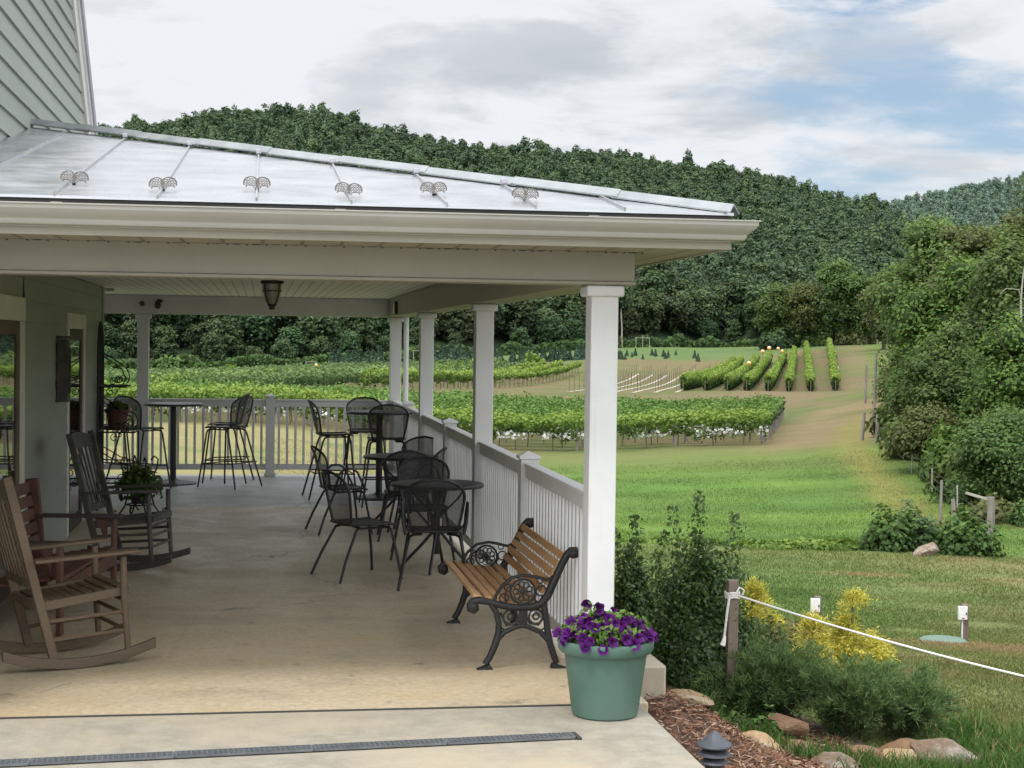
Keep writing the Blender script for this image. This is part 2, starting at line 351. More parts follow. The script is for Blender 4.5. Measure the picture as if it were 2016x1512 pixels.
# ------------------------------------------------------------------ camera
cam = bpy.data.cameras.new('camera'); co = bpy.data.objects.new('camera', cam); COL.objects.link(co)
YAW, PITCH, ROLL, HC = .1563, -.0267, .013, 1.9125
fw = Vector((math.sin(YAW)*math.cos(PITCH), math.cos(YAW)*math.cos(PITCH), math.sin(PITCH)))
r0 = Vector((math.cos(YAW), -math.sin(YAW), 0)); u0 = r0.cross(fw)
rt = r0*math.cos(ROLL) + u0*math.sin(ROLL); up = -r0*math.sin(ROLL) + u0*math.cos(ROLL)
mw = Matrix((rt, up, -fw)).transposed().to_4x4(); mw.translation = (0, 0, HC); co.matrix_world = mw
cam.sensor_width = 36; cam.lens = 3131.6*36/2016; cam.clip_start = .1; cam.clip_end = 6000
S.camera = co

# ------------------------------------------------------------------ terrain
def vnoise(x, y, s, seed=0):
    x = np.asarray(x, float)/s; y = np.asarray(y, float)/s
    def h(i, j):
        n = np.sin(i*127.1 + j*311.7 + seed*74.7)*43758.5453; return n - np.floor(n)
    i = np.floor(x); j = np.floor(y); fx = x-i; fy = y-j
    fx = fx*fx*(3-2*fx); fy = fy*fy*(3-2*fy)
    return (h(i,j)*(1-fx)+h(i+1,j)*fx)*(1-fy) + (h(i,j+1)*(1-fx)+h(i+1,j+1)*fx)*fy
def fbm(x, y, s, seed=0, o=4):
    t = 0; a = .5; tot = 0
    for k in range(o):
        t = t + a*vnoise(x, y, s/2**k, seed+k*3.1); tot += a; a *= .55
    return t/tot
CP = np.array([(-6,6,-.35),(-6,18,-.7),(0,3,-.2),(0,-6,-.1),(6,-6,-.3),(6,2,-.5),(-2,9,-.5),(1.8,9,-.5),(2.4,7,-.36),(2.45,9.3,-.28),(2.4,10.5,-.42),(2.95,9.3,-.50),(4,8.6,-.6),(5,7,-.7),(3.6,10.5,-.62),(4.4,12.6,-.78),(2.6,13,-.8),(2.5,22,-1.7),(2.4,17,-1.2),
 (0,25,-1.5),(-10,26,-1.2),(6,16,-1.25),(8,22,-2.28),(10.2,22,-2.42),(16,22,-2.9),(9,14,-1.25),(18,40,-3.62),(19.4,40,-3.68),(22.7,47,-4.0),(13,42,-3.6),(8,42,-3.4),(0,40,-2.7),(-15,45,-2.0),(11,60,-4.1),(24,62,-4.1),
 (33.4,83,-3.28),(40.3,100,-3.4),(56,140,-2.3),(14,90,-4.3),(29,90,-3.96),(25,90,-4.05),(2.5,90,-3.0),(-6,90,-2.75),(-25,90,-2.4),(42,125,-4.05),(20,125,-4.2),(0,125,-3.7),(-25,125,-3.5),
 (17,170,-3.4),(-20,170,-4.0),(57,285,-3.6),(30,285,-4.2),(0,285,-5.2),(43,190,-4.3),(54,200,-4.2),(65,200,-4.13),(75,200,-4.05),(88,235,-2.6),(95,235,-1.9),(73,290,-3.6),(91,300,-2.6),(101,305,-1.2),(118,320,1.3),(128,322,1.9),(108,310,.3),(112,300,.3),(101,260,.1),
 (-32,330,-5.6),(-7,335,-5.25),(28,360,-3.4),(60,390,-1.3),(97,410,.9),(121,420,1.0),(-80,330,-5.5),(160,330,3),(200,420,5),(52,320,-2.3),(66,330,-1.8),(72,320,-1.3),(88,330,-1.1),
 (60,100,-1),(40,60,-3.2),(30,50,-3.8),(26,52,-4.0),(90,160,1),(80,60,-2),(-60,60,-1.5),(-60,150,-3),(30,20,-2.6)], float)
def uvc(x, y):
    yy = np.maximum(np.asarray(y, float), -9) + 12
    return np.stack([np.asarray(x, float)/yy*2.2, np.log(yy)], -1)
def _tps(r2): return r2*np.log(r2+1e-9)*.5
_P = uvc(CP[:,0], CP[:,1]); _n = len(CP)
_A = np.zeros((_n+3,_n+3)); _A[:_n,:_n] = _tps(((_P[:,None]-_P[None])**2).sum(-1)) + np.eye(_n)*4e-5
_A[:_n,_n] = 1; _A[:_n,_n+1:] = _P; _A[_n,:_n] = 1; _A[_n+1:,:_n] = _P.T
_W = np.linalg.solve(_A, np.concatenate([CP[:,2], np.zeros(3)]))
RIDGE = np.array([(-.6,60),(-0.2444,68.2),(-0.1571,74.6),(-0.1005,83.7),(-0.0582,88.5),(-0.0276,93.7),(0.0126,95.9),(0.0439,95.1),(0.0629,89.9),(0.0948,85.0),(0.1109,83.5),(0.1367,80.2),(0.1808,81.7),(0.2022,79.9),(0.2354,80.9),(0.2624,76.8),(0.2928,76.0),(0.3203,71.9),(0.341,69.5),(0.3549,65.5),(0.3758,63.0),(0.3969,59.1),(0.4253,52.0),(0.4609,50.2),(0.5029,43.6),(.8,40)])
FAR = np.array([(-1,20),(.25,60),(.3208,115.2),(.4004,137.2),(.4249,145.2),(.4603,157.7),(.4818,162.7),(.5019,170.2),(.5687,191),(.9,200)])
def field(x, y):
    x = np.asarray(x, float); y = np.asarray(y, float); q = uvc(x, y); sh = q.shape[:-1]; q = q.reshape(-1, 2)
    out = np.empty(len(q))
    for i in range(0, len(q), 20000):
        s = q[i:i+20000]; out[i:i+20000] = _tps(((s[:,None]-_P[None])**2).sum(-1)) @ _W[:_n] + _W[_n] + s @ _W[_n+1:]
    return np.clip(out, -7, 7).reshape(sh)
def ground_z(x, y):
    x = np.asarray(x, float); y = np.asarray(y, float)
    f = field(x, np.minimum(y, 430)); th = x/np.maximum(y, 1)
    yf = np.interp(th, [-.2,.05,.2,.3,.36,.5], [345,360,405,430,400,345])
    s = np.clip((y-yf)/(720-yf), 0, 1); s = s**.92
    rz = np.interp(th, RIDGE[:,0], RIDGE[:,1]) + 2.2; z = f*(1-s) + rz*s
    z = np.where(y > 720, rz - (y-720)*.22, z)
    z2 = np.interp(th, FAR[:,0], FAR[:,1]); s2 = np.clip((y-850)/650, 0, 1)
    zf = -5 + (z2+5)*s2 - np.maximum(y-1500, 0)*.2
    z = np.where(y > 850, np.maximum(z, zf), z)
    return z
def gz(x, y): return float(ground_z(np.array([x]), np.array([y]))[0])

def ground_col(x, y):
    """albedo of the ground by place: dormant lawn near, lush lawn, mown strip and vineyard floor"""
    x = np.asarray(x, float); y = np.asarray(y, float)
    def L(c): return np.array(c)
    n1 = fbm(x, y, 9, 1); n2 = fbm(x, y, 3.2, 5); n3 = fbm(x, y, 26, 9)
    def mix(a, b, t): t = np.clip(t, 0, 1)[..., None]; return a*(1-t) + b*t
    near = mix(np.broadcast_to(L((.165,.152,.060)), x.shape+(3,)), L((.108,.145,.040)), (n1-.42)*4)
    near = mix(near, L((.215,.165,.08)), (n2-.58)*6)
    near = mix(near, L((.085,.150,.038)), np.clip((y-23)/6, 0, 1)*np.clip((37-y)/6, 0, 1)*.6)
    # orange bare patches on the slope
    for px_, py_, rx, ry in ((18.5,33.5,3.6,1.6),(9.2,21,2.6,.9),(10.5,20.6,1.4,.6),(13.6,34.5,1.6,.8),(6.3,23.5,1.3,.6),(11.4,16.5,1.6,1.1)):
        d = ((x-px_)/rx)**2 + ((y-py_)/ry)**2
        near = mix(near, L((.27,.175,.095)), (1.15-d-n2*.9)*.8)
    lush = mix(np.broadcast_to(L((.118,.195,.034)), x.shape+(3,)), L((.085,.155,.030)), (n1-.4)*4)
    lush = mix(lush, L((.135,.21,.036)), (n3-.52)*4)
    lush = lush*(.9+.22*np.sin(x*.0+y*1.05+n1*3)[..., None]*.5)
    lush = mix(lush, L((.135,.15,.045)), (y-78+n1*16)/16)
    vf = mix(np.broadcast_to(L((.145,.12,.055)), x.shape+(3,)), L((.09,.115,.034)), (n1-.45)*4)
    strip = mix(np.broadcast_to(L((.195,.150,.076)), x.shape+(3,)), L((.135,.135,.05)), (n2*.5+n1*.5-.54)*5)
    lush = mix(lush, L((.225,.20,.085)), (.115-x/np.maximum(y, 1))/.06*np.clip((88-y)/8, 0, 1)); lush = mix(lush, L((.15,.17,.06)), (n2-.52)*5*np.clip((.115-x/np.maximum(y, 1))/.06, 0, 1))
    c = mix(near, lush, (y-37-n2*5+np.maximum(0, x-17)*.9)/4.5)
    c = mix(c, vf, (y-87+n2*4)/4)
    fx = np.interp(y, [0,47,83,100,140,260,330], [14,22.7,33.4,40.3,56.4,101,128])     # the fence line
    st = np.clip((y-76-n1*8)/8, 0, 1)*np.clip((x-(27+(y-90)*.42)-n2*2)/3, 0, 1)
    c = mix(c, strip, st*np.clip((260-y)/60+1, 0, 1))
    # hill block: brown alleys
    hb = np.clip((y-128)/6, 0, 1)*np.clip((x-np.interp(y,[125,200,320],[40,53,93]))/2, 0, 1)*np.clip((335-y)/10, 0, 1)
    c = mix(c, mix(strip*.8, L((.10,.135,.035)), (n1-.5)*4), hb*.9)
    # pale dirt track down the fence, then rough green beyond it
    tr = np.exp(-((x-fx+1.2+n2)/1.0)**2)*np.clip((y-40)/6, 0, 1)*np.clip((120-y)/20, 0, 1)
    c = mix(c, L((.20,.185,.05)), tr*.85)
    bey = np.clip((x-fx-.3)/1.0, 0, 1)*np.clip((y-36)/5, 0, 1)
    c = mix(c, mix(np.broadcast_to(L((.075,.13,.024)), x.shape+(3,)), L((.15,.135,.05)), (n2-.5)*6), bey)
    # meadow behind the vineyard
    me = np.clip((y-318)/8, 0, 1)*np.clip((x-35)/8, 0, 1)
    c = mix(c, mix(np.broadcast_to(L((.085,.135,.04)), x.shape+(3,)), L((.11,.155,.05)), (n1-.45)*3), me*np.clip((128-x)/6, 0, 1))
    wood = np.clip((y-np.interp(x/np.maximum(y,1), [-.2,.05,.2,.3,.36,.5], [345,360,405,430,400,345])+4)/8, 0, 1)
    c = mix(c, L((.040,.064,.030)), wood)
    return np.maximum(c, .004)

def ground_sheet(name, v0, v1, nv, nu, ulim, mt):
    vv = np.linspace(v0, v1, nv); uu = np.sinh(np.linspace(-1, 1, nu)*2.2)/math.sinh(2.2)*ulim
    Y = np.exp(vv)-12; X = uu[None]*(Y[:,None]+12); Yg = np.repeat(Y[:,None], nu, 1)
    Z = ground_z(X, Yg) + (fbm(X, Yg, 1.7, 3)-.5)*np.clip(Yg, 3, 20)[...]*.006
    V = np.stack([X, Yg, Z], -1).reshape(-1, 3)
    i = np.arange(nv-1)[:,None]*nu + np.arange(nu-1)[None]; F = np.stack([i, i+1, i+nu+1, i+nu], -1).reshape(-1, 4)
    c = ground_col(V[:,0], V[:,1])
    o = np_obj(name, V, F, mt, colr=c, smooth=True); tag(o, kind='structure'); return o
M['ground'] = colmat('lawn_and_field', .9, 1.3, .42, bump=.5, fine=14)
v_split = math.log(12+430)
ground_sheet('ground', 0.0, v_split, 520, 420, 3.2, M['ground'])
hl = ground_sheet('hills', v_split, math.log(12+2300), 90, 200, 3.2, M['ground'])

# ------------------------------------------------------------------ foliage kit
def rot_frames(nrm, jitter, rng):
    n = nrm + rng.normal(0, jitter, nrm.shape); n /= np.linalg.norm(n, axis=1, keepdims=True)+1e-9
    t = rng.normal(0, 1, n.shape); t -= n*(t*n).sum(1, keepdims=True); t /= np.linalg.norm(t, axis=1, keepdims=True)+1e-9
    return n, t, np.cross(n, t)
def leaf_quads(P, nrm, size, rng, jitter=.55, aspect=1.6, size_var=.35):
    n, t, b = rot_frames(nrm, jitter, rng); k = len(P)
    s = (size*(1+rng.uniform(-size_var, size_var, k)))[:, None]
    l = t*s*aspect*.5; w = b*s*.5; f = n*s*.12
    V = np.stack([P-l, P-w+f, P+l, P+w+f], 1).reshape(-1, 3)
    return V, np.arange(4*k).reshape(-1, 4)
def rand_dirs(k, rng):
    d = rng.normal(0, 1, (k, 3)); return d/np.linalg.norm(d, axis=1, keepdims=True)
_ico = None
def ico(sub=1):
    bm = bmesh.new(); bmesh.ops.create_icosphere(bm, subdivisions=sub, radius=1)
    V = np.array([v.co[:] for v in bm.verts]); F = np.array([[v.index for v in f.verts] for f in bm.faces]); bm.free(); return V, F
ICO1 = ico(1); ICO2 = ico(2)
def crown_arrays(seed, h=10., w=3.2, base=.25, nl=26, nq=1500, size=.55, cores=True, shape='round', one=False, jit=.55):
    """lobed crown of leaf cards; trunk base at the origin"""
    rng = np.random.default_rng(seed)
    VV = []; FF = []; TT = []; n0 = 0
    cz = h*(base+1)/2; hz = h*(1-base)/2
    L = []; ph1, ph2 = rng.uniform(0, 6, 2)
    for i in range(nl):
        d = rand_dirs(1, rng)[0]; rr = rng.uniform(.25, .95)**.6
        z = d[2]*rr
        wz = w*(1.0 if shape == 'round' else (1.05-.55*(z+1)/2 if shape == 'cone' else .8+.35*z))
        az = math.atan2(d[1], d[0]); wz *= 1+.26*math.sin(2*az+ph1+z*2)+.16*math.sin(3*az+ph2); stray = rng.random() < .2; g = 1.18 if stray else 1.0
        c = np.array([d[0]*rr*wz*.78*g, d[1]*rr*wz*.78*g, cz + z*hz*.8*(1.06 if stray else 1)])
        L.append((c, w*(rng.uniform(.13, .22) if stray else rng.uniform(.24, .44))))
    tot = sum(r*r for _, r in L)
    for c, r in L:
        k = max(6, int(nq*r*r/tot)); d = rand_dirs(k, rng)
        flip = (d[:,2] < -.35) & (rng.random(k) < .6); d[flip, 2] *= -1
        P = c + d*r*np.where(rng.random((k, 1)) < .14, rng.uniform(1.1, 1.5, (k, 1)), rng.uniform(.66, 1.1, (k, 1)))*np.array([1, 1, .82])
        V, F = leaf_quads(P, d*.8+np.array([0, 0, .55]), size, rng, jit)
        tn = .38 + .22*d[:,2] + .18*((P[:,2]-cz)/hz) + rng.normal(0, .11, k) + rng.normal(0, .08)  # lobe tops tinted lighter, undersides darker: shading put into the leaf colour
        VV.append(V); FF.append(F+n0); TT.append(np.clip(tn, 0, 1)); n0 += len(V)
    if one:
        V = ICO1[0]*np.array([w*.46, w*.46, hz*.62])+np.array([0, 0, cz]); F = np.concatenate([ICO1[1], ICO1[1][:, 2:]], 1); VV.append(V); FF.append(F+n0); TT.append(np.full(len(F), .26)); n0 += len(V)
    elif cores:
        for c, r in L:
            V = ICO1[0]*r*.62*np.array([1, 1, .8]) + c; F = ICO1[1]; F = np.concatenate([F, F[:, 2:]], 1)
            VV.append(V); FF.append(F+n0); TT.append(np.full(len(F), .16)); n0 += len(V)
    return np.concatenate(VV), np.concatenate(FF), np.concatenate(TT)
def conifer_arrays(seed, h=3., w=.9, nq=500, size=.22):
    rng = np.random.default_rng(seed); z = rng.random(nq)**1.35*.95+.03; a = rng.uniform(0, 2*PI, nq); rr = w*(1-z)*rng.uniform(.55, 1.05, nq)
    P = np.stack([rr*np.cos(a), rr*np.sin(a), z*h], 1); d = np.stack([np.cos(a), np.sin(a), np.full(nq, .5)], 1)
    V, F = leaf_quads(P, d, size, rng, .4, 2.0); t = np.clip(.4+rng.normal(0, .2, nq), 0, 1)
    m = 10; ang = np.arange(m)*2*PI/m
    cv = np.concatenate([np.stack([w*.72*np.cos(ang), w*.72*np.sin(ang), np.full(m, .04*h)], 1), [[0, 0, h*.93]]])
    cf = np.array([[i, (i+1) % m, m, m] for i in range(m)])
    return np.concatenate([V, cv]), np.concatenate([F, cf+len(V)]), np.concatenate([t, np.zeros(m)])
def trunk_mb(h, r, seed, limbs=5, spread=2.0, lean=.04):
    rng = random.Random(seed); mb = MB(); pts = [(0, 0, -.4)]; n = 6
    for i in range(1, n+1): pts.append((rng.uniform(-1, 1)*lean*h*i/n, rng.uniform(-1, 1)*lean*h*i/n, h*i/n))
    mb.tube(pts, [r*1.25]+[r*(1-.8*i/n) for i in range(1, n+1)], 8)
    for k in range(limbs):
        i = rng.randint(2, n-1); a = rng.uniform(0, 2*PI); p = Vector(pts[i]); L = spread*rng.uniform(.6, 1)
        q = p + Vector((math.cos(a)*L*.5, math.sin(a)*L*.5, L*.35)); e = q + Vector((math.cos(a)*L*.5, math.sin(a)*L*.5, L*.5))
        mb.tube([p, q, e], [r*.45, r*.28, r*.1], 6)
    return mb

M['leaf_far'] = leafmat('woodland_leaves', (.020,.036,.019), (.050,.090,.034), (.102,.158,.052), .28, objvar=1.0)
M['leaf_hill'] = leafmat('hazed_hillside_leaves', (.040,.068,.036), (.060,.098,.044), (.090,.134,.054), .25)  # raised darks and low contrast paint the hill's haze into the leaves
M['leaf_haze'] = leafmat('hazed_distant_leaves', (.090,.145,.108), (.120,.180,.128), (.165,.228,.150), .15)  # far haze put into the leaf colour
M['leaf_right'] = leafmat('broadleaf_leaves', (.038,.066,.020), (.098,.158,.042), (.175,.255,.068), .42, objvar=.6)
M['leaf_brown'] = leafmat('olive_leaves', (.045,.055,.019), (.105,.125,.038), (.165,.178,.058), .38)
M['leaf_bright'] = leafmat('bright_leaves', (.028,.050,.013), (.088,.155,.030), (.17,.26,.056), .35)
M['leaf_conifer'] = leafmat('conifer_needles', (.020,.040,.025), (.042,.078,.044), (.07,.115,.062), .15, objvar=.5)
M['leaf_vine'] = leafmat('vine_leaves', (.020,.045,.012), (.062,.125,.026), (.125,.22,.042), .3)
M['leaf_vine_lit'] = leafmat('lit_young_vine_leaves', (.032,.060,.012), (.115,.190,.030), (.22,.31,.055), .35)  # yellow-green shoots with sunlit brightness put into the colour
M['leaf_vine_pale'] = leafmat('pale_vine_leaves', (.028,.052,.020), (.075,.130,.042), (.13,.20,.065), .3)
M['leaf_box'] = leafmat('boxwood_leaves', (.022,.042,.014), (.062,.112,.032), (.135,.21,.062), .3, .45, spec=.4)
M['leaf_gold'] = leafmat('golden_needles', (.24,.23,.03), (.60,.54,.085), (.86,.80,.27), .4)
M['leaf_jun'] = leafmat('juniper_needles', (.034,.062,.022), (.112,.180,.060), (.22,.31,.11), .35)
M['leaf_pet'] = leafmat('petunia_leaves', (.03,.055,.012), (.085,.15,.028), (.17,.27,.06), .3)
M['leaf_weed'] = leafmat('weed_leaves', (.02,.045,.012), (.06,.115,.025), (.12,.20,.045), .3)
M['grass'] = colmat('grass_blades', .7, 1.3, .3, trans=.3, fine=14)

# ------------------------------------------------------------------ forest
def forest_mass(name, protos, pts, scales, mt, tintvar=.17, seed=3):
    rng = np.random.default_rng(seed); VV = []; FF = []; TT = []; n0 = 0
    for (x, y, z), s in zip(pts, scales):
        V, F, T = protos[rng.integers(len(protos))]; a = rng.uniform(0, 2*PI); c, q = math.cos(a), math.sin(a)
        Rm = np.array([[c, -q, 0], [q, c, 0], [0, 0, 1]]); sc = np.array([s, s, s*rng.uniform(.85, 1.2)])
        VV.append(((V*sc) @ Rm.T + (x, y, z)).astype(np.float32)); FF.append(F+n0); n0 += len(V)
        TT.append(np.clip(T*rng.uniform(.7, 1.2) + rng.normal(0, tintvar) + (.32 if rng.random() < .10 else 0), 0, 1))
    return np_obj(name, np.concatenate(VV), np.concatenate(FF), mt, tint=np.concatenate(TT))
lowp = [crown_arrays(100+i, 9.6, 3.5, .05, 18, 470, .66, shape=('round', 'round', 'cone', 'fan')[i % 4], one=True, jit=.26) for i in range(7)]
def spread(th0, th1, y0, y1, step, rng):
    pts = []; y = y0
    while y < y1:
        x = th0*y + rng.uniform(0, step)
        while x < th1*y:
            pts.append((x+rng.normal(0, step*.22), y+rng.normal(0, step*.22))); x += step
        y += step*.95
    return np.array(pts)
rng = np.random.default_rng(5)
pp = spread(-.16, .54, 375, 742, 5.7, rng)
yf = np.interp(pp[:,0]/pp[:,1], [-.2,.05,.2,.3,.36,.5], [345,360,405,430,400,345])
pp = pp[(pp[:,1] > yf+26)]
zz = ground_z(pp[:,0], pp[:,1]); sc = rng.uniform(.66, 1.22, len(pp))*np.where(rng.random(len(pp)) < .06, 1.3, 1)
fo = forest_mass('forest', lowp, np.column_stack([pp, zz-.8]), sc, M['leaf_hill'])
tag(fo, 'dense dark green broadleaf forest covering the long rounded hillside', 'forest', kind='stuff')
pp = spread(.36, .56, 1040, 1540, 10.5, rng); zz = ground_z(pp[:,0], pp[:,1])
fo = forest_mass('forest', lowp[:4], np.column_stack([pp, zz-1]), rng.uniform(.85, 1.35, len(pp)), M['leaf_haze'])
tag(fo, 'paler hazy forest on the distant hill at the valley end', 'forest', kind='stuff')

# individual trees along the foot of the hill
edge_protos = []
for i in range(7):
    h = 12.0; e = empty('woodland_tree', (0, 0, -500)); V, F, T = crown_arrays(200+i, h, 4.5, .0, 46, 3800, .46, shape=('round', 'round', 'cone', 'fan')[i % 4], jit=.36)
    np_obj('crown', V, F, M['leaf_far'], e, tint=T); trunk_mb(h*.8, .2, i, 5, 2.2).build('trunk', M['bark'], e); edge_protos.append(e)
used = set()
def place(protos, i, x, y, s, label, cat, group=None, dz=0.0, zs=1.0, rz=None):
    e = protos[i % len(protos)]
    if id(e) not in used: used.add(id(e)); o = e
    else: o = copy_tree(e)
    o.location = (x, y, gz(x, y)+dz); o.scale = (s, s, s*zs); o.rotation_euler = (0, 0, random.uniform(0, 2*PI) if rz is None else rz)
    tag(o, label, cat, group); return o
k = 0
for row in range(4):
    th = -.115
    while th < .385:
        yb = float(np.interp(th, [-.2,.05,.2,.3,.36,.5], [345,360,405,430,400,345])) - 3 + row*8
        s = random.uniform(.7, 1.3)*(.72 if row == 0 else 1.0)*(1.0+.10*row)
        if not (row == 0 and random.random() < .25):
            place(edge_protos, k, th*yb, yb+random.uniform(-2.5, 2.5), s, 'dark broadleaf tree in the wood edge at the foot of the hill', 'tree', 'trees along the foot of the wooded hill', -.3)
            k += 1
        th += random.uniform(.85, 1.25)*7.2/yb
# ------------------------------------------------------------------ trees beyond the right-hand fence
def big_tree(name, seed, x, y, h, w, mt, label, nq=6500, size=.26, base=.12, shape='round', group=None, nl=46, bark='bark', dz=0):
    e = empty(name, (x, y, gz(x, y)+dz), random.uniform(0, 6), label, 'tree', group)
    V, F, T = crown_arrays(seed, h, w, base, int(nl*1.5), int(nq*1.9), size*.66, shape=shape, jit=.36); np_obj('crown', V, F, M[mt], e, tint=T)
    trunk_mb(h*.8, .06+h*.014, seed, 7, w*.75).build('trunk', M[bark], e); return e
BT = [
 ('broadleaf_tree', 31.8,70,6.9,2.7,'leaf_right','bushy dark green tree behind the fence, right of the mown strip',9000,.19,.0,'round'),
 ('broadleaf_tree', 30.6,61,7.2,2.9,'leaf_bright','yellow-green tree at the right edge, brightest of the fence trees',8500,.17,.03,'fan'),
 ('broadleaf_tree', 26.9,54.5,3.7,2.2,'leaf_right','low spreading dark tree nearest the camera behind the grey fence posts',8000,.14,.0,'round'),
 ('broadleaf_tree', 41.6,95,13.4,4.0,'leaf_right','tall full-crowned tree rising left of the brownish tree above the fence',9000,.27,.24,'round'),
 ('broadleaf_tree', 42.0,88,13.6,3.7,'leaf_brown','tall brownish olive tree against the hazy hill on the right',8500,.27,.05,'round'),
 ('broadleaf_tree', 40.2,75,17.8,3.0,'leaf_right','tallest tree, its twigs reaching into the sky at the right edge',7500,.24,.12,'round'),
 ('broadleaf_tree', 58.5,130,12.0,4.6,'leaf_right','broad tree over the top of the fence and pole line',7000,.33,.05,'round'),
 ('broadleaf_tree', 127.5,342,20.5,6.2,'leaf_right','tall green tree at the woods corner above the uppermost hill vine row',5000,.62,.05,'round'),
 ('broadleaf_tree', 121.5,346,15.5,4.8,'leaf_brown','olive-brown tree at the woods corner behind the vine rows',4500,.60,.04,'round'),
 ('broadleaf_tree', 35.9,73,11.3,3.4,'leaf_right','narrow tall tree between the bushy tree and the yellow-green tree',8000,.22,.05,'cone'),
 ('broadleaf_tree', 36.6,80,10.4,3.2,'leaf_bright','upright fresh green tree just behind the bushy dark tree',7500,.23,.0,'round'),
 ('small_tree', 34.9,78,5.4,2.1,'leaf_right','small rounded tree left of the bushy dark tree by the fence',5500,.18,.0,'round'),
 ('small_tree', 29.6,67,3.3,1.7,'leaf_brown','low brownish thicket tree at the foot of the bushy dark tree',5500,.16,.0,'round'),
 ('broadleaf_tree', 52.6,116,11.5,4.0,'leaf_right','leafy tree hanging over the pole line at the strip edge',6500,.33,.12,'round'),
 ('broadleaf_tree', 67.5,150,12.5,5.0,'leaf_right','broad tall tree behind the pole line, right of the bare slope',6000,.36,.05,'fan'),
 ('broadleaf_tree', 52.8,109,13.4,4.4,'leaf_far','dark tree filling the gap behind the tall full-crowned tree',6000,.32,.05,'round'),
 ('broadleaf_tree', 55.8,112,13.6,4.8,'leaf_right','high-crowned tree behind the brownish olive tree',6500,.32,.05,'round'),
 ('broadleaf_tree', 50.8,100,14.2,4.4,'leaf_brown','olive high tree at the far right behind the others',6500,.32,.05,'round'),
 ('broadleaf_tree', 95.0,222,16.5,5.2,'leaf_right','leafy tree on the rim of the bare slope beside the poles',5000,.48,.05,'round'),
 ('broadleaf_tree', 117.0,352,16.5,5.4,'leaf_right','rounded green tree at the woods edge left of the olive-brown tree',4500,.60,.04,'round'),
 ('broadleaf_tree', 80.0,184,16.0,5.2,'leaf_right','round green tree beyond the shorter grey pole',4500,.42,.04,'round'),
 ('broadleaf_tree', 112.0,268,17.0,5.6,'leaf_brown','olive tree on the woods edge at the top of the fence line',5000,.52,.05,'round'),
 ('broadleaf_tree', 133.0,338,18.0,5.8,'leaf_right','green crest tree right of the uppermost vine row',4500,.6,.04,'fan'),
 ('broadleaf_tree', 120.0,296,14.5,5.0,'leaf_brown','brownish tree behind the crest of the bare slope',4500,.55,.04,'round'),
 ('broadleaf_tree', 47.6,104,9.5,3.3,'leaf_right','lower green tree beside the tall thin grey pole',6000,.3,.02,'round'),
 ('small_tree', 41.4,91,5.6,2.4,'leaf_right','rounded low tree at the fence past the grey corner posts',5500,.22,.0,'round'),
 ('small_tree', 37.8,84,6.3,2.3,'leaf_brown','olive low tree just right of the grey corner posts',5500,.2,.0,'round'),
 ('small_tree', 28.6,58,3.4,2.0,'leaf_right','leafy low tree between the low spreading tree and the thicket',5500,.15,.0,'round'),
 ('broadleaf_tree', 33.5,65,5.8,2.6,'leaf_right','mid-green tree behind the yellow-green tree at the right edge',6500,.18,.0,'round'),
]
for i, (nm, x, y, h, w, mt, lb, nq, sz, ba, sh) in enumerate(BT):
    big_tree(nm, 300+i, x, y, h, w, mt, lb, nq, sz, ba, sh, 'trees beyond the fence on the right')
# a dead pale snag limb at the right edge
e = empty('dead_tree', (31.4, 62.5, gz(31.4, 62.5)), 0, 'pale leafless dead tree with crooked limbs at the right edge', 'tree')
mb = MB(); mb.tube([(0,0,-.3),(.1,0,4),(-.05,0,7.6),(.05,0,8.9)], [.08,.06,.04,.015], 7)
e_t = mb.build('trunk', M['palebark'], e)
mb = MB(); mb.tube([(-.02,0,7.5),(-.2,-.1,8.0),(-.8,-.2,8.05),(-1.1,-.2,7.8)], [.03,.022,.016,.008], 6); mb.build('branch', M['palebark'], e)
mb = MB(); mb.tube([(.05,0,5.2),(-.5,-.3,5.6),(-1.0,-.4,6.1)], [.028,.02,.008], 6); mb.build('branch', M['palebark'], e)
# pale trunks in the wood
for j, (x, y, h) in enumerate([(79.5,380,13),(84.5,390,11),(92.0,402,10)]):
    e = empty('dead_tree', (x, y, gz(x, y)), random.uniform(0, 6), ['bare pale snag standing in the dark wood edge, forked at the top', 'thin pale dead trunk in the wood, left one of a pair', 'leaning pale dead trunk in the wood, right one of a pair'][j], 'tree', 'pale dead trunks in the wood')
    mb = MB(); mb.tube([(0,0,-.5),(.2,0,h*.5),(.1 if j < 2 else .9,0,h)], [.22,.17,.05], 7); mb.build('trunk', M['palebark'], e)
    mb = MB(); mb.tube([(.2,0,h*.55),(.9,0,h*.75),(1.3,0,h*.9)], [.1,.07,.03], 6); mb.build('branch', M['palebark'], e)

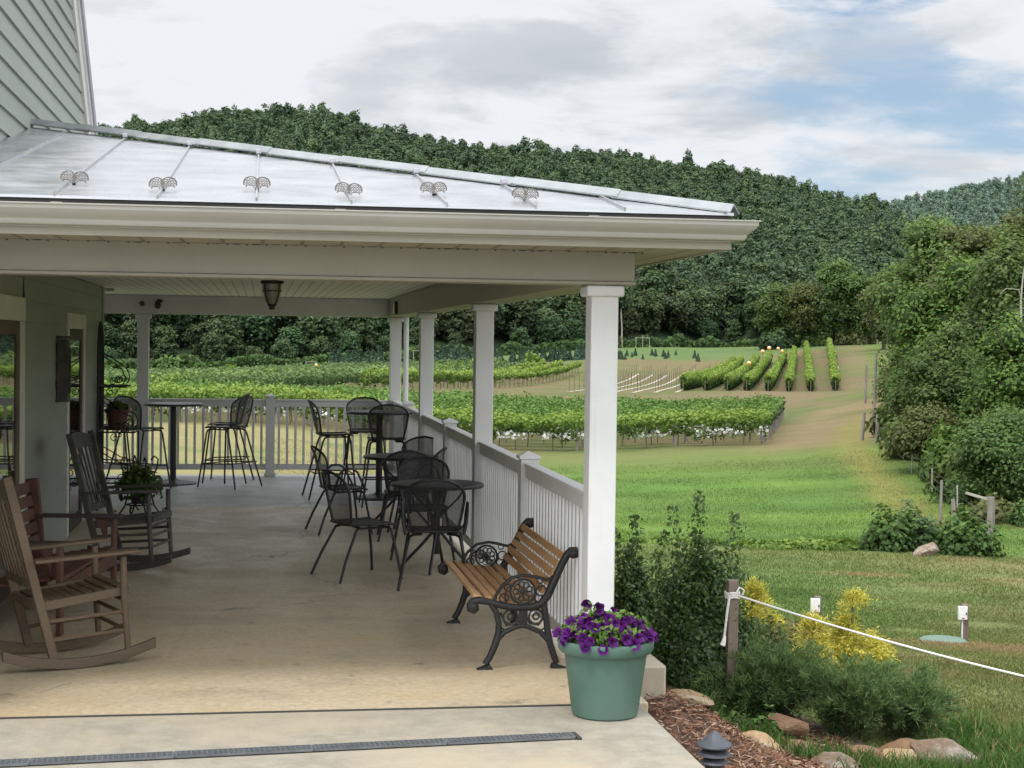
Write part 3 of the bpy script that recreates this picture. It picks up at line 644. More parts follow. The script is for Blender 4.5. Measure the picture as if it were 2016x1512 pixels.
# ------------------------------------------------------------------ vineyards
def row_canopy(path, zlo, zhi, halfw, dens, size, seed, gaps=.0, droop=.25, tint0=.5, clump=1.6):
    """leaf cards along a polyline of ground points"""
    rng = np.random.default_rng(seed); path = np.asarray(path, float)
    seg = np.linalg.norm(np.diff(path[:, :2], axis=0), axis=1); L = np.concatenate([[0], np.cumsum(seg)])
    k = int(L[-1]*dens); t = rng.random(k)*L[-1]
    x = np.interp(t, L, path[:,0]); y = np.interp(t, L, path[:,1]); z = np.interp(t, L, path[:,2])
    d = (path[-1]-path[0])[:2]; d /= np.linalg.norm(d); nx, ny = -d[1], d[0]
    bump = vnoise(t, t*0+seed*3.7, clump, seed); bump2 = vnoise(t, t*0+seed*1.3, clump*.45, seed+9)
    a = rng.uniform(0, 2*PI, k); ca, sa = np.cos(a), np.sin(a); r = rng.uniform(.65, 1.05, k)
    hw = halfw*(.65+.7*bump); zc = (zlo+zhi)/2; hz = (zhi-zlo)/2*(.58+.80*bump2)*(1+.45*(rng.random(k) < .12))
    off = ca*hw*r; zz = zc + sa*hz*r + (bump-.5)*.25*(zhi-zlo) - (sa < -.3)*droop*bump2*rng.random(k)
    P = np.stack([x+nx*off, y+ny*off, z+zz], 1); nr = np.stack([nx*ca, ny*ca, sa+.35], 1)
    keep = bump > gaps; P = P[keep]; nr = nr[keep]
    V, F = leaf_quads(P, nr, size, rng, .6, 1.15)
    T = np.clip(tint0 + .42*sa[keep]*1.0 + .22*(bump2[keep]-.5) + rng.normal(0, .13, len(P)), 0, 1)  # row tops coloured lighter and lower sides darker, as painted shading
    return V, F, T
def gpath(a, b, n=24):
    t = np.linspace(0, 1, n); x = a[0]+(b[0]-a[0])*t; y = a[1]+(b[1]-a[1])*t
    return np.stack([x, y, ground_z(x, y)], 1)
ORD = ['front', 'second', 'third', 'fourth', 'fifth', 'sixth', 'seventh', 'eighth', 'ninth', 'tenth', 'eleventh', 'twelfth', 'thirteenth', 'fourteenth', 'fifteenth', 'sixteenth', 'seventeenth', 'eighteenth']
def stub(name, x, y, h, r, mt, parent, n=6, lean=(0, 0)):
    z = gz(x, y); mb = MB(); mb.tube([(x, y, z-.2), (x+lean[0], y+lean[1], z+h)], r, n)
    px, py_, pz_ = parent.location; mb.v = [(a-px, b-py_, c-pz_) for a, b, c in mb.v]
    return mb.build(name, mt, parent)
def local(V, e): return np.asarray(V) - np.array(e.location)[None]
for i in range(12):
    y = 90 + 3.0*i; xe = 29.4 + 3*i*.37; xs = -15 - i*.5
    e = empty('vine_row', (xe, y, gz(xe, y)), 0, None, 'vine row', 'leafy vine rows of the near vineyard block')
    tag(e, {0: 'bright leafy vine row along the lawn, the front row of the near block', 11: 'rearmost dark green vine row of the near vineyard block'}.get(i, '%s vine row back from the lawn in the near vineyard block' % ORD[i]))
    p = gpath((xs, y), (xe, y), 40)
    V, F, T = row_canopy(p, 1.02, 2.0, .62 if i < 2 else .7, 230 if i < 2 else 150, .165, 400+i, .24 if i == 0 else .10, .8 if i < 2 else .35, .56 if i < 2 else .48, 2.3)
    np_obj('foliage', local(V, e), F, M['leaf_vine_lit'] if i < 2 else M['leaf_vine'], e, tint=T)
    if i < 3:
        V, F, T = row_canopy(p, .66, 1.04, .3, 42, .19, 440+i, .52 if i else .50, .15, .5, .9)
        np_obj('netting', local(V, e), F, M['netting'], e)
        for j in range(8 if i else 9): stub('post', xe-.2-j*5.6+random.uniform(-.4, .4), y-.15, random.uniform(1.2, 1.4), .075, M['greypost'], e, 7)
        for j in range(24 if i == 0 else 16): stub('vine_trunk', xe-1.4-j*1.9+random.uniform(-.3, .3), y+random.uniform(-.1, .1), 1.15, .028, M['bark'], e, 5, (random.uniform(-.12, .12), 0))
        mb = MB(); mb.tube([(0, -.15, 1.0)]+[(q[0]-xe, -.15, q[2]-e.location[2]+1.0) for q in p[::-1][4::5]], .012, 4); mb.build('wire', M['wire'], e)
    else:
        stub('post', xe-.1, y, 1.35, .07, M['greypost'], e, 6)
# far block on the left
u2 = np.array([.331, .944]); n2 = np.array([-.944, .331])
for i in range(18):
    a = np.array([17., 170.]) + n2*3.3*i - u2*(26 if i > 2 else 0) - u2*max(0, i-6)*1.5; b = np.array([57.3, 285.]) + n2*3.3*i + u2*(10 if i > 4 else 0)
    e = empty('vine_row', (a[0], a[1], gz(*a)), 0, None, 'vine row', 'pale green vine rows of the far vineyard block')
    tag(e, 'pale vine row with bare brown stakes, right-hand edge of the far block' if i == 0 else '%s vine row in from the staked edge of the far block' % ORD[i])
    p = gpath(a, b, 30)
    V, F, T = row_canopy(p, 1.25 if i < 2 else .7, 2.05, .5, 34, .34, 500+i, .15, .2, .6 if i < 6 else .5, 2.4)
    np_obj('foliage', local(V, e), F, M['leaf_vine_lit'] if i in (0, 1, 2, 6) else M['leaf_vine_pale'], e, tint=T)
    if i < 3:
        for j in range(34 if i == 0 else 20):
            q = a + (b-a)*(j+.5)/(34 if i == 0 else 20); stub('post', q[0], q[1], random.uniform(1.7, 2.1), .05, M['stake'], e, 5, (random.uniform(-.1, .1), 0))
    if 5 < i < 14:
        V, F, T = row_canopy(p[:14], .4, .8, .3, 4, .3, 560+i, .55, .1, .5, 5); np_obj('netting', local(V, e), F, M['netting'], e)
# newly planted strips: pale ground cloth with bare stakes
for i in range(6):
    a = np.array([53.9-2.75*(i+1), 193.]); b = a + np.array([31., 92.])
    e = empty('young_vine_row', (a[0], a[1], gz(*a)), 0, None, 'vine row', 'newly planted vine strips with bare stakes')
    tag(e, ['white cloth planting strip with bare stakes, the one beside the leafy hill rows', 'second white planting strip from the leafy hill rows', 'third white planting strip from the leafy hill rows', 'fourth white planting strip from the leafy hill rows', 'fifth white planting strip from the leafy hill rows', 'white planting strip with stakes farthest from the leafy hill rows'][i])
    p = gpath(a, b, 26); mb = MB(); d = np.array([.946, -.32])*.24; vs = []; fs = []
    for q in p: vs += [(q[0]-d[0], q[1]-d[1], q[2]+.05), (q[0]+d[0], q[1]+d[1], q[2]+.05)]
    fs = [(2*j, 2*j+1, 2*j+3, 2*j+2) for j in range(len(p)-1)]; vs = local(vs, e); mb.add(vs, fs); mb.build('ground_cloth', M['fabric'], e)
    for j in range(20):
        q = a + (b-a)*(j+.3)/20; stub('stake', q[0], q[1], random.uniform(1.9, 2.2), .035, M['stake'], e, 5)
# hill rows
HX = [53.975, 56.9, 59.9, 62.5, 65.4, 68.2, 71.2, 74.6]
HE = [(91.1,300), (92.6,300), (95.7,300), (98.3,300), (101.4,300), (105,305), (111,315), (117.8,320)]
for i in range(8):
    a = np.array([HX[i], 200.]); b = np.array(HE[i], float)
    e = empty('vine_row', (a[0], a[1], gz(*a)), 0, None, 'vine row', 'lush vine rows climbing the hill')
    tag(e, ['leftmost lush vine row climbing the hill, beside the white strips', 'second hill vine row from the white strips', 'third hill vine row from the white strips', 'fourth hill vine row from the white strips', 'fourth hill vine row from the bare brown slope', 'third hill vine row from the bare brown slope', 'straight hill vine row second from the bare brown slope', 'tallest hill vine row beside the bare brown slope where a person works'][i])
    p = gpath(a, b, 30)
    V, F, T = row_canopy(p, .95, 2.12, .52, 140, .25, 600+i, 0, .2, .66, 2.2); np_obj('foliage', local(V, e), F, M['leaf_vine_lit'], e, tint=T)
    V, F, T = row_canopy(p, .15, 1.15, .36, 60, .30, 620+i, 0, .1, .22, 2.2); np_obj('lower_foliage', local(V, e), F, M['leaf_vine'], e, tint=T)  # darker leaf colour stands for the shaded lower part of the row
    stub('post', a[0]-.1, a[1]-.3, 1.5, .07, M['stake'], e)
# small conifers
cprot = []
for i in range(4):
    e = empty('conifer', (0, 0, -500)); V, F, T = conifer_arrays(700+i, 2.6, .85, 420, .26); np_obj('crown', V, F, M['leaf_conifer'], e, tint=T)
    mb = MB(); mb.tube([(0,0,-.2), (0,0,.5)], .06, 6); mb.build('trunk', M['bark'], e); cprot.append(e)
k = 0
for j in range(17): place(cprot, k, 50.5+j*1.05+random.uniform(-.3,.3), 318+j*.8+random.uniform(-2,2), random.uniform(.9,1.25), 'dark cone-shaped conifer in the close row behind the vineyard', 'conifer', 'conifers in the close row behind the vineyard'); k += 1
for j in range(34): place(cprot, k, random.uniform(14,50), random.uniform(305,330), random.uniform(1.2,1.75), 'larger grey-green conifer in the thicket between the porch columns', 'conifer', 'larger conifers seen between the porch columns'); k += 1
for j in range(26): place(cprot, k, random.uniform(70,92), random.uniform(316,342), random.uniform(.4,.68), 'small young conifer dotted on the meadow below the wood', 'conifer', 'young conifers dotted on the meadow'); k += 1
# bushes and tall grass along the wood edge
rng = np.random.default_rng(17)
th = rng.uniform(-.115, .35, 9000); yb = np.interp(th, [-.2,.05,.2,.3,.36,.5], [345,360,405,430,400,345]) - 6 - rng.random(9000)*5
x = th*yb; bump = vnoise(th*yb, yb*0, 5, 4); z = ground_z(x, yb) + rng.random(9000)*(.6+3.2*bump)
V, F = leaf_quads(np.stack([x, yb, z], 1), np.tile([0, -.5, .8], (9000, 1)), .75, rng, .6, 1.3)
tag(np_obj('undergrowth', V, F, M['leaf_weed'], tint=np.clip(rng.normal(.32, .2, 9000), 0, 1)), 'low green scrub lining the foot of the wood', 'undergrowth', kind='stuff')
def bush(name, x, y, w, h, mt, label, cat='bush', nq=900, size=.2, seed=0, group=None, d=None):
    e = empty(name, (x, y, gz(x, y)), 0, label, cat, group); rng = np.random.default_rng(seed)
    dd = rand_dirs(nq, rng); dd[:,2] = np.abs(dd[:,2]); lump = 1+.28*np.sin(dd[:,0]*5+seed)*np.cos(dd[:,1]*4+seed*2)
    P = dd*np.array([w/2, (d or w)/2, h])*(lump*rng.uniform(.55, 1.05, nq))[:, None]
    V, F = leaf_quads(P, dd+np.array([0, 0, .4]), size, rng, .6, 1.5); T = np.clip(.22+.5*P[:,2]/h+rng.normal(0, .14, nq), 0, 1)
    np_obj('foliage', V, F, M[mt], e, tint=T)
    mb = MB()
    for j in range(5): mb.tube([(0, 0, -.1), (random.uniform(-.25, .25)*w, random.uniform(-.25, .25)*w, h*.6)], .012+.01*h, 5)
    mb.build('stem', M['bark'], e); return e
bush('bush', 51.2, 300, 4.5, 2.6, 'leaf_vine_lit', 'bright green bush standing in front of the conifer row', nq=700, size=.45, seed=3)
bush('bush', -6.0, 302, 6.5, 1.8, 'leaf_vine_lit', 'light green mound of growth below the white frame in the far vineyard', nq=700, size=.5, seed=5, d=3)
bush('bush', -16.5, 318, 13, 3.6, 'leaf_weed', 'tall pale reed patch at the wood edge beside the rear column', nq=1600, size=.6, seed=6, d=4)

# balloons on poles
BAL = [(-9.26,258,-3.5,'lone yellow balloon over the far left vineyard, nearest the rear left column'), (8.7,258,-2.3,'small pale balloon beside the white frame in the far vineyard'), (77.5,247,-1.1,'orange balloon hung low between the third and fourth hill rows'), (84.6,262,.75,'lower left one of the orange balloons on the hill crest'),
       (85.9,262.5,1.35,'highest orange balloon on the hill crest'), (87.4,262.2,1.3,'small pale orange balloon right of the highest one'), (88.0,261.8,.85,'small orange balloon lowest on the right of the crest group')]
for i, (x, y, z, lb) in enumerate(BAL):
    g = gz(x, y); e = empty('balloon', (x, y, g), 0, lb, 'balloon', 'bird scare balloons over the vines'); r = .34 if i in (2, 3, 4) else .27
    mb = MB(); mb.sphere((0, 0, z-g), r, 10); mb.build('ball', M['balloon'], e, 80)
    mb = MB(); mb.sphere((-r*.3, -r*.55, z-g+r*.33), r*.62, 8); mb.build('highlight_patch', M['balloon_pale'], e, 80)  # pale cap added as a painted highlight on the ball
    mb = MB(); mb.tube([(.05, .05, -.2), (.03, .03, z-g-r*.9)], .02, 5); mb.build('pole', M['wire'], e)
# frames in front of the wood
for i, (x, y, w, h, lb) in enumerate([(9.7,318,2.0,2.2,'pale goal-like wooden frame beside the yellow balloon, seen through the porch'), (.3,318,1.4,1.4,'low pale wooden frame left of the goal-like frame'), (19.0,338,2.0,1.9,'small pale frame up on the bank near the corner column'), (34.5,336,5.5,3.0,'long pale crossbar frame above the conifers between columns'), (97.5,402,3.6,2.6,'pale frame of three posts at the top of the meadow')]):
    e = empty('goal_trellis', (x, y, gz(x, y)), 0, lb, 'trellis', 'pale wooden frames along the wood edge')
    for s in ((-1, 1) if i != 4 else (-1, 0, 1)): mb = MB(); mb.tube([(s*w/2, 0, -.2), (s*w/2, 0, h*(1.2 if s == 0 else 1))], .07, 6); mb.build('post', M['palebark'], e)
    mb = MB(); mb.tube([(-w/2, -.09, h*.96), (w/2, -.09, h*.96)], .05, 6); mb.build('crossbar', M['palebark'], e)
# weathered wagon at the far left
e = empty('farm_wagon', (-23.4, 300, gz(-23.4, 300)), .1, 'weathered wooden wagon at the far edge of the vineyard, left of the column', 'wagon')
mb = MB(); mb.box((-1.6,-.7,.55), (1.6,.7,.7)); mb.build('bed', M['shed'], e)
for s in (-1, 1):
    mb = MB(); mb.box((-1.6, s*.7-.04*(s > 0), .72), (1.6, s*.7+.04*(s < 0), 1.15)); mb.build('side_board', M['shed'], e)
mb = MB(); mb.box((-1.5,-.62,.72), (1.3,.62,1.35)); mb.build('load', M['rockwood'], e, bevel=.04)
for sx in (-1, 1):
    for sy in (-1, 1):
        mb = MB(); mb.tube([(sx*1.1, sy*.66, .4), (sx*1.1, sy*.78, .4)], .4, 14); mb.build('wheel', M['dark'], e)

# person working at the last hill row
def skin_fig(name, verts, edges, radii, mt, parent, root=0, sub=1):
    me = bpy.data.meshes.new(name); me.from_pydata(verts, edges, []); o = bpy.data.objects.new(name, me); COL.objects.link(o)
    sk = o.modifiers.new('skin', 'SKIN'); sk.use_smooth_shade = True
    for v, r in zip(me.skin_vertices[0].data, radii): v.radius = (r, r)
    me.skin_vertices[0].data[root].use_root = True
    ss = o.modifiers.new('sub', 'SUBSURF'); ss.levels = sub; ss.render_levels = sub
    me.materials.append(mt); o.parent = parent; return o
e = empty('person', (88.0, 235, gz(88.0, 235)), R(68), 'person in pale shirt and light trousers leaning toward the last hill vine row', 'person')
J = [(0,0,.92),(0,.05,1.15),(0,.12,1.38),(0,.17,1.50),(0,.22,1.62),(0,.24,1.72), (-.1,0,.88),(-.12,.04,.48),(-.13,-.03,.07),(-.13,.13,.03), (.1,0,.88),(.13,-.06,.48),(.14,-.16,.07),(.14,0,.03), (-.19,.12,1.36),(-.23,.26,1.12),(-.2,.48,1.18),(-.19,.56,1.2), (.19,.12,1.36),(.25,.28,1.13),(.2,.5,1.25),(.19,.58,1.28)]
E_ = [(0,1),(1,2),(2,3),(3,4),(4,5),(0,6),(6,7),(7,8),(8,9),(0,10),(10,11),(11,12),(12,13),(2,14),(14,15),(15,16),(16,17),(2,18),(18,19),(19,20),(20,21)]
RR = [.12,.12,.12,.05,.095,.07,.085,.06,.045,.035,.085,.06,.045,.035,.06,.042,.032,.035,.06,.042,.032,.035]
skin_fig('body', J, E_, RR, M['skin'], e, 0)
skin_fig('shirt', [J[i] for i in (0,1,2,14,15,18,19)], [(0,1),(1,2),(2,3),(3,4),(2,5),(5,6)], [.15,.155,.15,.085,.06,.085,.06], M['shirt'], e, 0)
skin_fig('trousers', [J[i] for i in (0,6,7,8,10,11,12)], [(0,1),(1,2),(2,3),(0,4),(4,5),(5,6)], [.145,.11,.08,.065,.11,.08,.065], M['trousers'], e, 0)
mb = MB(); mb.sphere((0,.2,1.70), .115, 8, (1,1,.85)); mb.build('hair', M['hair'], e, 80)

# fence and poles on the right
def wood_post(name, x, y, h, r, label, cat, mt='greypost', lean=(0, 0), group=None):
    e = empty(name, (x, y, gz(x, y)), 0, label, cat, group); rr = random.Random(int(x*10))
    mb = MB(); mb.tube([(0,0,-.3), (lean[0]*.4+.01, lean[1]*.4, h*.4), (lean[0], lean[1], h)], [r*1.08, r, r*.9], 10); mb.build('shaft', M[mt], e, 40)
    return e
f1 = wood_post('fence_post', 22.72, 47, 1.22, .125, 'thick grey wooden fence post, nearest on the right', 'fence post', group='grey wooden posts of the right-hand fence')
mb = MB(); mb.bar((-.08,.05,1.14), (-.62,.5,1.30), .07, .07); mb.build('brace', M['palebark'], f1)
wood_post('fence_post', 22.05, 48.2, 1.05, .075, 'thinner grey fence post just left of the thick one', 'fence post', lean=(-.05,0), group='grey wooden posts of the right-hand fence')
wood_post('fence_post', 22.6, 50.5, 1.5, .05, 'slim tall stake behind the thick grey fence post', 'fence post', lean=(.03,0), group='grey wooden posts of the right-hand fence')
wood_post('fence_post', 33.4, 83, 1.45, .10, 'grey corner post at the end of the mown strip, right one', 'fence post', group='grey wooden posts of the right-hand fence')
wood_post('fence_post', 33.0, 84.2, 1.6, .09, 'leaning grey corner post at the end of the mown strip, left one', 'fence post', lean=(.10,0), group='grey wooden posts of the right-hand fence')
wood_post('wooden_pole', 39.95, 100, 4.9, .085, 'tall thin grey pole rising against the trees at the strip edge', 'pole', lean=(.12,.0))
wood_post('wooden_pole', 49.6, 126, 3.2, .09, 'shorter grey pole further up the strip edge', 'pole', lean=(.05,.0))
e = empty('wire_fence', (29, 66, gz(29, 66)), 0, 'low wire fence with thin pale stakes along the dirt track', 'fence')
fp = [(24.6,53.5),(26.5,60),(28.6,67),(30.9,75)]
for x, y in fp: stub('post', x, y, 1.05, .028, M['palebark'], e, 6, (random.uniform(-.05, .05), 0))
for hh in (.35, .65, .95):
    pts = [(22.7,47)]+fp+[(33.3,83)]; mb = MB(); mb.tube([(x-29, y-66, gz(x, y)+hh-e.location[2]) for x, y in pts], .006, 4); mb.build('wire', M['wire'], e)
# shrub mound
bush('shrub', 16.9, 41.0, 1.5, 1.05, 'leaf_weed', 'upright dark weedy shrub, left one on the lawn mound', 'shrub', 1500, .11, 21)
bush('shrub', 17.75, 41.3, 1.5, 1.15, 'leaf_box', 'dense dark shrub in the middle of the lawn mound', 'shrub', 1800, .10, 22)
bush('shrub', 18.75, 40.4, 1.7, 1.05, 'leaf_weed', 'broad leafy shrub, right one on the lawn mound', 'shrub', 2200, .11, 23)
bush('shrub', 14.6, 41.5, 4.2, .22, 'leaf_vine_lit', 'low trailing leafy patch left of the lawn mound', 'shrub', 2200, .12, 24, d=1.2)
bush('shrub', 11.2, 42.0, 3.0, .12, 'leaf_vine_lit', 'low leafy growth on the lawn edge behind the boxwood', 'shrub', 1800, .12, 25, d=1.0)
for i, (x, y, w, h, m_) in enumerate([(39.5,93,4.5,3.0,'leaf_right'),(36.5,86,4.0,2.6,'leaf_brown'),(34.2,79,3.8,2.8,'leaf_right'),(31.6,72.5,3.4,2.4,'leaf_right'),(44.5,103,5.0,3.6,'leaf_right'),(50.0,117,6.0,4.2,'leaf_brown'),(29.4,64.5,3.0,2.1,'leaf_bright'),(28.0,60,2.8,1.7,'leaf_right'),(56.5,131,7,4.5,'leaf_right'),(65.5,152,7,5,'leaf_brown'),(117,350,9,5,'leaf_far'),(125,346,9,5,'leaf_right'),(132,342,9,5,'leaf_brown')]):
    bush('thicket', x, y, w, h, m_, ['thicket under the tall full-crowned tree at the strip edge', 'olive thicket past the grey corner posts', 'leafy thicket at the corner of the mown strip', 'thicket at the foot of the bushy dark green tree', 'thicket beside the tall thin grey pole', 'olive thicket beyond the tall thin pole', 'bright thicket under the yellow-green tree', 'low thicket beside the low spreading dark tree', 'tall thicket along the upper pole line', 'farthest thicket on the upper fence line', 'dark thicket at the woods edge left of the olive-brown tree', 'green thicket behind the uppermost hill vine row', 'brownish thicket on the crest right of the vine rows'][i], 'thicket', 3000, .21 if y < 300 else .6, 160+i, 'thickets under the fence trees')
def rock(name, loc, size, mt, label, cat, seed, rz=0, tilt=(0, 0), group=None, box=.0):
    rng = np.random.default_rng(seed); V, F = ico(4); V = V.copy()
    if box: V = np.sign(V)*np.abs(V)**(1-box); V /= np.abs(V).max(0)
    f = sum(np.sin(V @ rng.normal(0, 2.2+1.6*o, 3)+rng.uniform(0, 6))/(o+1.3) for o in range(6))
    V = V*(1+.05*f[:, None])
    for q in range(15):
        nn = rng.normal(0, 1, 3); nn /= np.linalg.norm(nn); hh = rng.uniform(.60, .86); dd_ = V @ nn; over = np.maximum(dd_-hh, 0); V = V-over[:, None]*nn*.93
    V = V*(1+.018*np.sin(V @ rng.normal(0, 9, 3))[:, None]+.012*rng.normal(0, 1, (len(V), 1)))*np.array(size)/1.72
    e = np_obj(name, V, F, M[mt], smooth=True); e.data.set_sharp_from_angle(angle=R(42)); e.location = loc; e.rotation_euler = (tilt[0], tilt[1], rz); return tag(e, label, cat, group)
rock('rock', (17.35, 39.6, gz(17.35, 39.6)+.10), (.85,.35,.34), 'stone_grey', 'pale stone lying at the foot of the lawn mound', 'rock', 51, .3, (0,-.3))

# low vegetation beside the fence (weeds)
for i, (x, y, w, h, m_) in enumerate([(27.0,57,3.4,1.0,'leaf_weed'),(25.0,51.5,2.6,.7,'leaf_brown'),(29.6,62,3.2,1.2,'leaf_weed'),(32.6,72,3.0,1.3,'leaf_weed'),(25.9,49.5,2.4,.75,'leaf_weed'),(34.9,80,3.4,1.4,'leaf_brown'),(37.8,88,3.4,1.8,'leaf_weed'),(31.0,66,2.4,1.5,'leaf_brown')]):
    bush('weed_clump', x, y, w, h, m_, ['leafy weed clump under the low dark tree', 'dry brownish weeds behind the grey fence posts', 'weed clump below the yellow-green tree', 'weed clump at the foot of the bushy dark tree', 'small weed clump right of the thick fence post', 'brownish weeds by the grey corner posts', 'tall weed clump past the corner posts', 'dry weeds between the low dark tree and the thicket'][i], 'weeds', 1500, .15, 60+i, 'weeds along the right-hand fence')

# ------------------------------------------------------------------ porch floor, apron, bed
mb = MB(); mb.box((-9, 8.205, -.75), (2.05, 22.55, 0)); tag(mb.build('porch_floor', M['floor'], bevel=.005), kind='structure')
mb = MB(); mb.box((-9, 2.0, -.75), (2.0, 8.189, -.004)); tag(mb.build('apron_path', M['apron'], bevel=.006), kind='structure')
mb = MB(); mb.box((2.054, 9.4, -.9), (2.46, 13.2, -.055)); tag(mb.build('concrete_ledge', M['block'], bevel=.015), 'low pale concrete ledge along the outer side of the porch floor', 'ledge')
mb = MB(); mb.box((-9, 8.1895, -.3), (2.0, 8.207, .0012)); tag(mb.build('floor_joint', M['dark'], smooth=0), kind='structure')
# trench drain: flat sheet with the channel's shade in its colour, separate grates
dA = Vector((-3.0, 7.14, -.004)); dB = Vector((1.513, 7.529, -.004)); dd = (dB-dA).normalized(); dn = Vector((-dd.y, dd.x, 0))
mb = MB(); q = [dA-dn*.048, dB-dn*.048, dB+dn*.048, dA+dn*.048]; mb.add([p+Vector((0,0,.004)) for p in q], [(0,1,2,3)])
ch = mb.build('drain_channel', M['dark'], recalc=False); tag(ch, 'flat dark sheet for the shaded slot of the trench drain under the metal grates', 'drain')
mb = MB(); mb.cbox(dB+dd*.012+Vector((0,0,.006)), (.022,.12,.012), Matrix.Rotation(math.atan2(dd.y, dd.x), 3, 'Z')); mb.build('end_cap', M['dark'], ch)
gl = .632; ng = 6
GLB = ['metal drain grate at the right end of the row, beside the planter', 'second metal drain grate from the planter end', 'third metal drain grate from the planter end', 'fourth metal drain grate from the planter end', 'metal drain grate at the left edge of the picture', 'metal drain grate running out of the picture on the left']
for g in range(ng):
    e = empty('drain_grate', dB-dd*gl*(g+1), math.atan2(dd.y, dd.x), GLB[g], 'grate', 'metal grates of the trench drain')
    mb = MB(); z0, z1 = .006, .016; L = gl-.008
    for yy in (-.0435, -.0155, .0125, .0405): mb.box((0, yy-.003, z0), (L, yy+.003, z1))
    nb = 26
    for k in range(nb+1):
        x = k*(L-.006)/nb
        for (a, b) in ((-.0405,-.0185),(-.0125,.0095),(.0155,.0375)): mb.box((x, a, z0), (x+(.0065 if 0 < k < nb else .012), b, z1-.001))
    mb.build('grating', M['grate'], e, smooth=0)
# ------------------------------------------------------------------ house
house = empty('house', (-1.82, 13.7, 0), 0, 'sage green sided house with a white columned wraparound porch under a metal roof', 'house')
HL = Vector(house.location)
def hb(mb, name, mt, parent=house, bevel=0, smooth=35, **k):
    o = mb.build(name, mt, parent, smooth=smooth, bevel=bevel, **k)
    if parent is house: o.location = -HL
    return o
WX = -1.82; EXP = .168
def siding_rows(mb, z0, z1, spans):
    z = z0
    while z < z1-.001:
        zt = min(z+EXP, z1)
        for (a, b) in spans(z, zt):
            if b-a < .02: continue
            bb = b if isinstance(b, tuple) else (b, b)
            mb.add([(WX+.016,a,z),(WX+.016,bb[0],z),(WX+.003,bb[1],zt),(WX+.003,a,zt),(WX,a,z),(WX,bb[0],z)], [(0,1,2,3),(4,5,1,0)])
        z += EXP
def low_spans(z, zt):
    ops = []
    if z < 2.20 and zt > .05: ops.append((9.6, 12.71))
    if z < 2.13: ops.append((15.45, 16.97))
    out = []; y = 8.0
    for a, b in ops: out.append((y, a)); y = b
    out.append((y, 18.82)); return out
mb = MB(); siding_rows(mb, 0, 2.48, low_spans); hb(mb, 'wall', M['siding'], smooth=0, recalc=False)
mb = MB(); mb.box((-9, 8.0, 0), (WX-.12, 18.815, 2.478)); mb.box((WX-.12, 8.0, 0), (WX-.001, 9.6, 2.478)); mb.box((WX-.12, 12.71, 0), (WX-.001, 15.45, 2.478)); mb.box((WX-.12, 16.97, 0), (WX-.001, 18.815, 2.478))
mb.box((WX-.12, 9.6, 2.20), (WX-.001, 12.71, 2.478)); mb.box((WX-.12, 15.45, 2.13), (WX-.001, 16.97, 2.478)); hb(mb, 'wall_core', M['siding'], smooth=0)
mb = MB(); mb.box((WX-.02, 18.70, 0), (WX+.028, 18.84, 2.478)); hb(mb, 'corner_board', M['siding'], bevel=.004)
RK = lambda z: 16.99 - (z-4.024)/.78          # rake line
def gab(z, zt): return [(27.4-RK(z), (RK(z)+RK(zt))/2)]
mb = MB(); z = 2.50
while z < 6.5:
    zt = z+EXP; a0, a1, b0, b1 = 27.4-RK(z), 27.4-RK(zt), RK(z), RK(zt)
    mb.add([(WX+.022,a0,z),(WX+.022,b0,z),(WX+.003,b1,zt),(WX+.003,a1,zt),(WX,a0,z),(WX,b0,z)], [(0,1,2,3),(4,5,1,0)]); z = zt
hb(mb, 'gable_wall', M['siding'], smooth=0, recalc=False)
mb = MB(); mb.add([(WX-.001, 27.4-RK(2.49), 2.49), (WX-.001, RK(2.49), 2.49), (WX-.001, 13.7, 6.6), (-9, 27.4-RK(2.49), 2.49), (-9, RK(2.49), 2.49), (-9, 13.7, 6.6)], [(0,1,2),(5,4,3),(0,2,5,3),(1,4,5,2),(0,3,4,1)]); hb(mb, 'gable_core', M['siding'], smooth=0)
for sgn in (1, -1):
    def rk(z, p): # offset p outward from the rake line
        y = RK(z) + p/.615; return y if sgn == 1 else 27.4-y
    for nm, p0, p1, x0, x1, mt in (('rake_board', -.02, .17, WX+.002, WX+.034, 'wall_trim'), ('rake_moulding', .17, .225, WX+.002, WX+.055, 'trim')):
        zb, ztp = 2.5, 6.62
        mb = MB(); mb.extrude([(x0, rk(zb, p0), zb), (x0, rk(zb, p1), zb), (x0, rk(ztp, p1), ztp), (x0, rk(ztp, p0), ztp)], (x1-x0, 0, 0)); hb(mb, nm, M[mt], smooth=0)
    mb = MB(); zb, ztp = 2.45, 6.9; mb.extrude([(-9, rk(zb, .228), zb), (-9, rk(zb, .35), zb), (-9, rk(ztp, .35), ztp), (-9, rk(ztp, .228), ztp)], (9+WX+.075, 0, 0)); hb(mb, 'house_roof', M['edge'], smooth=0)
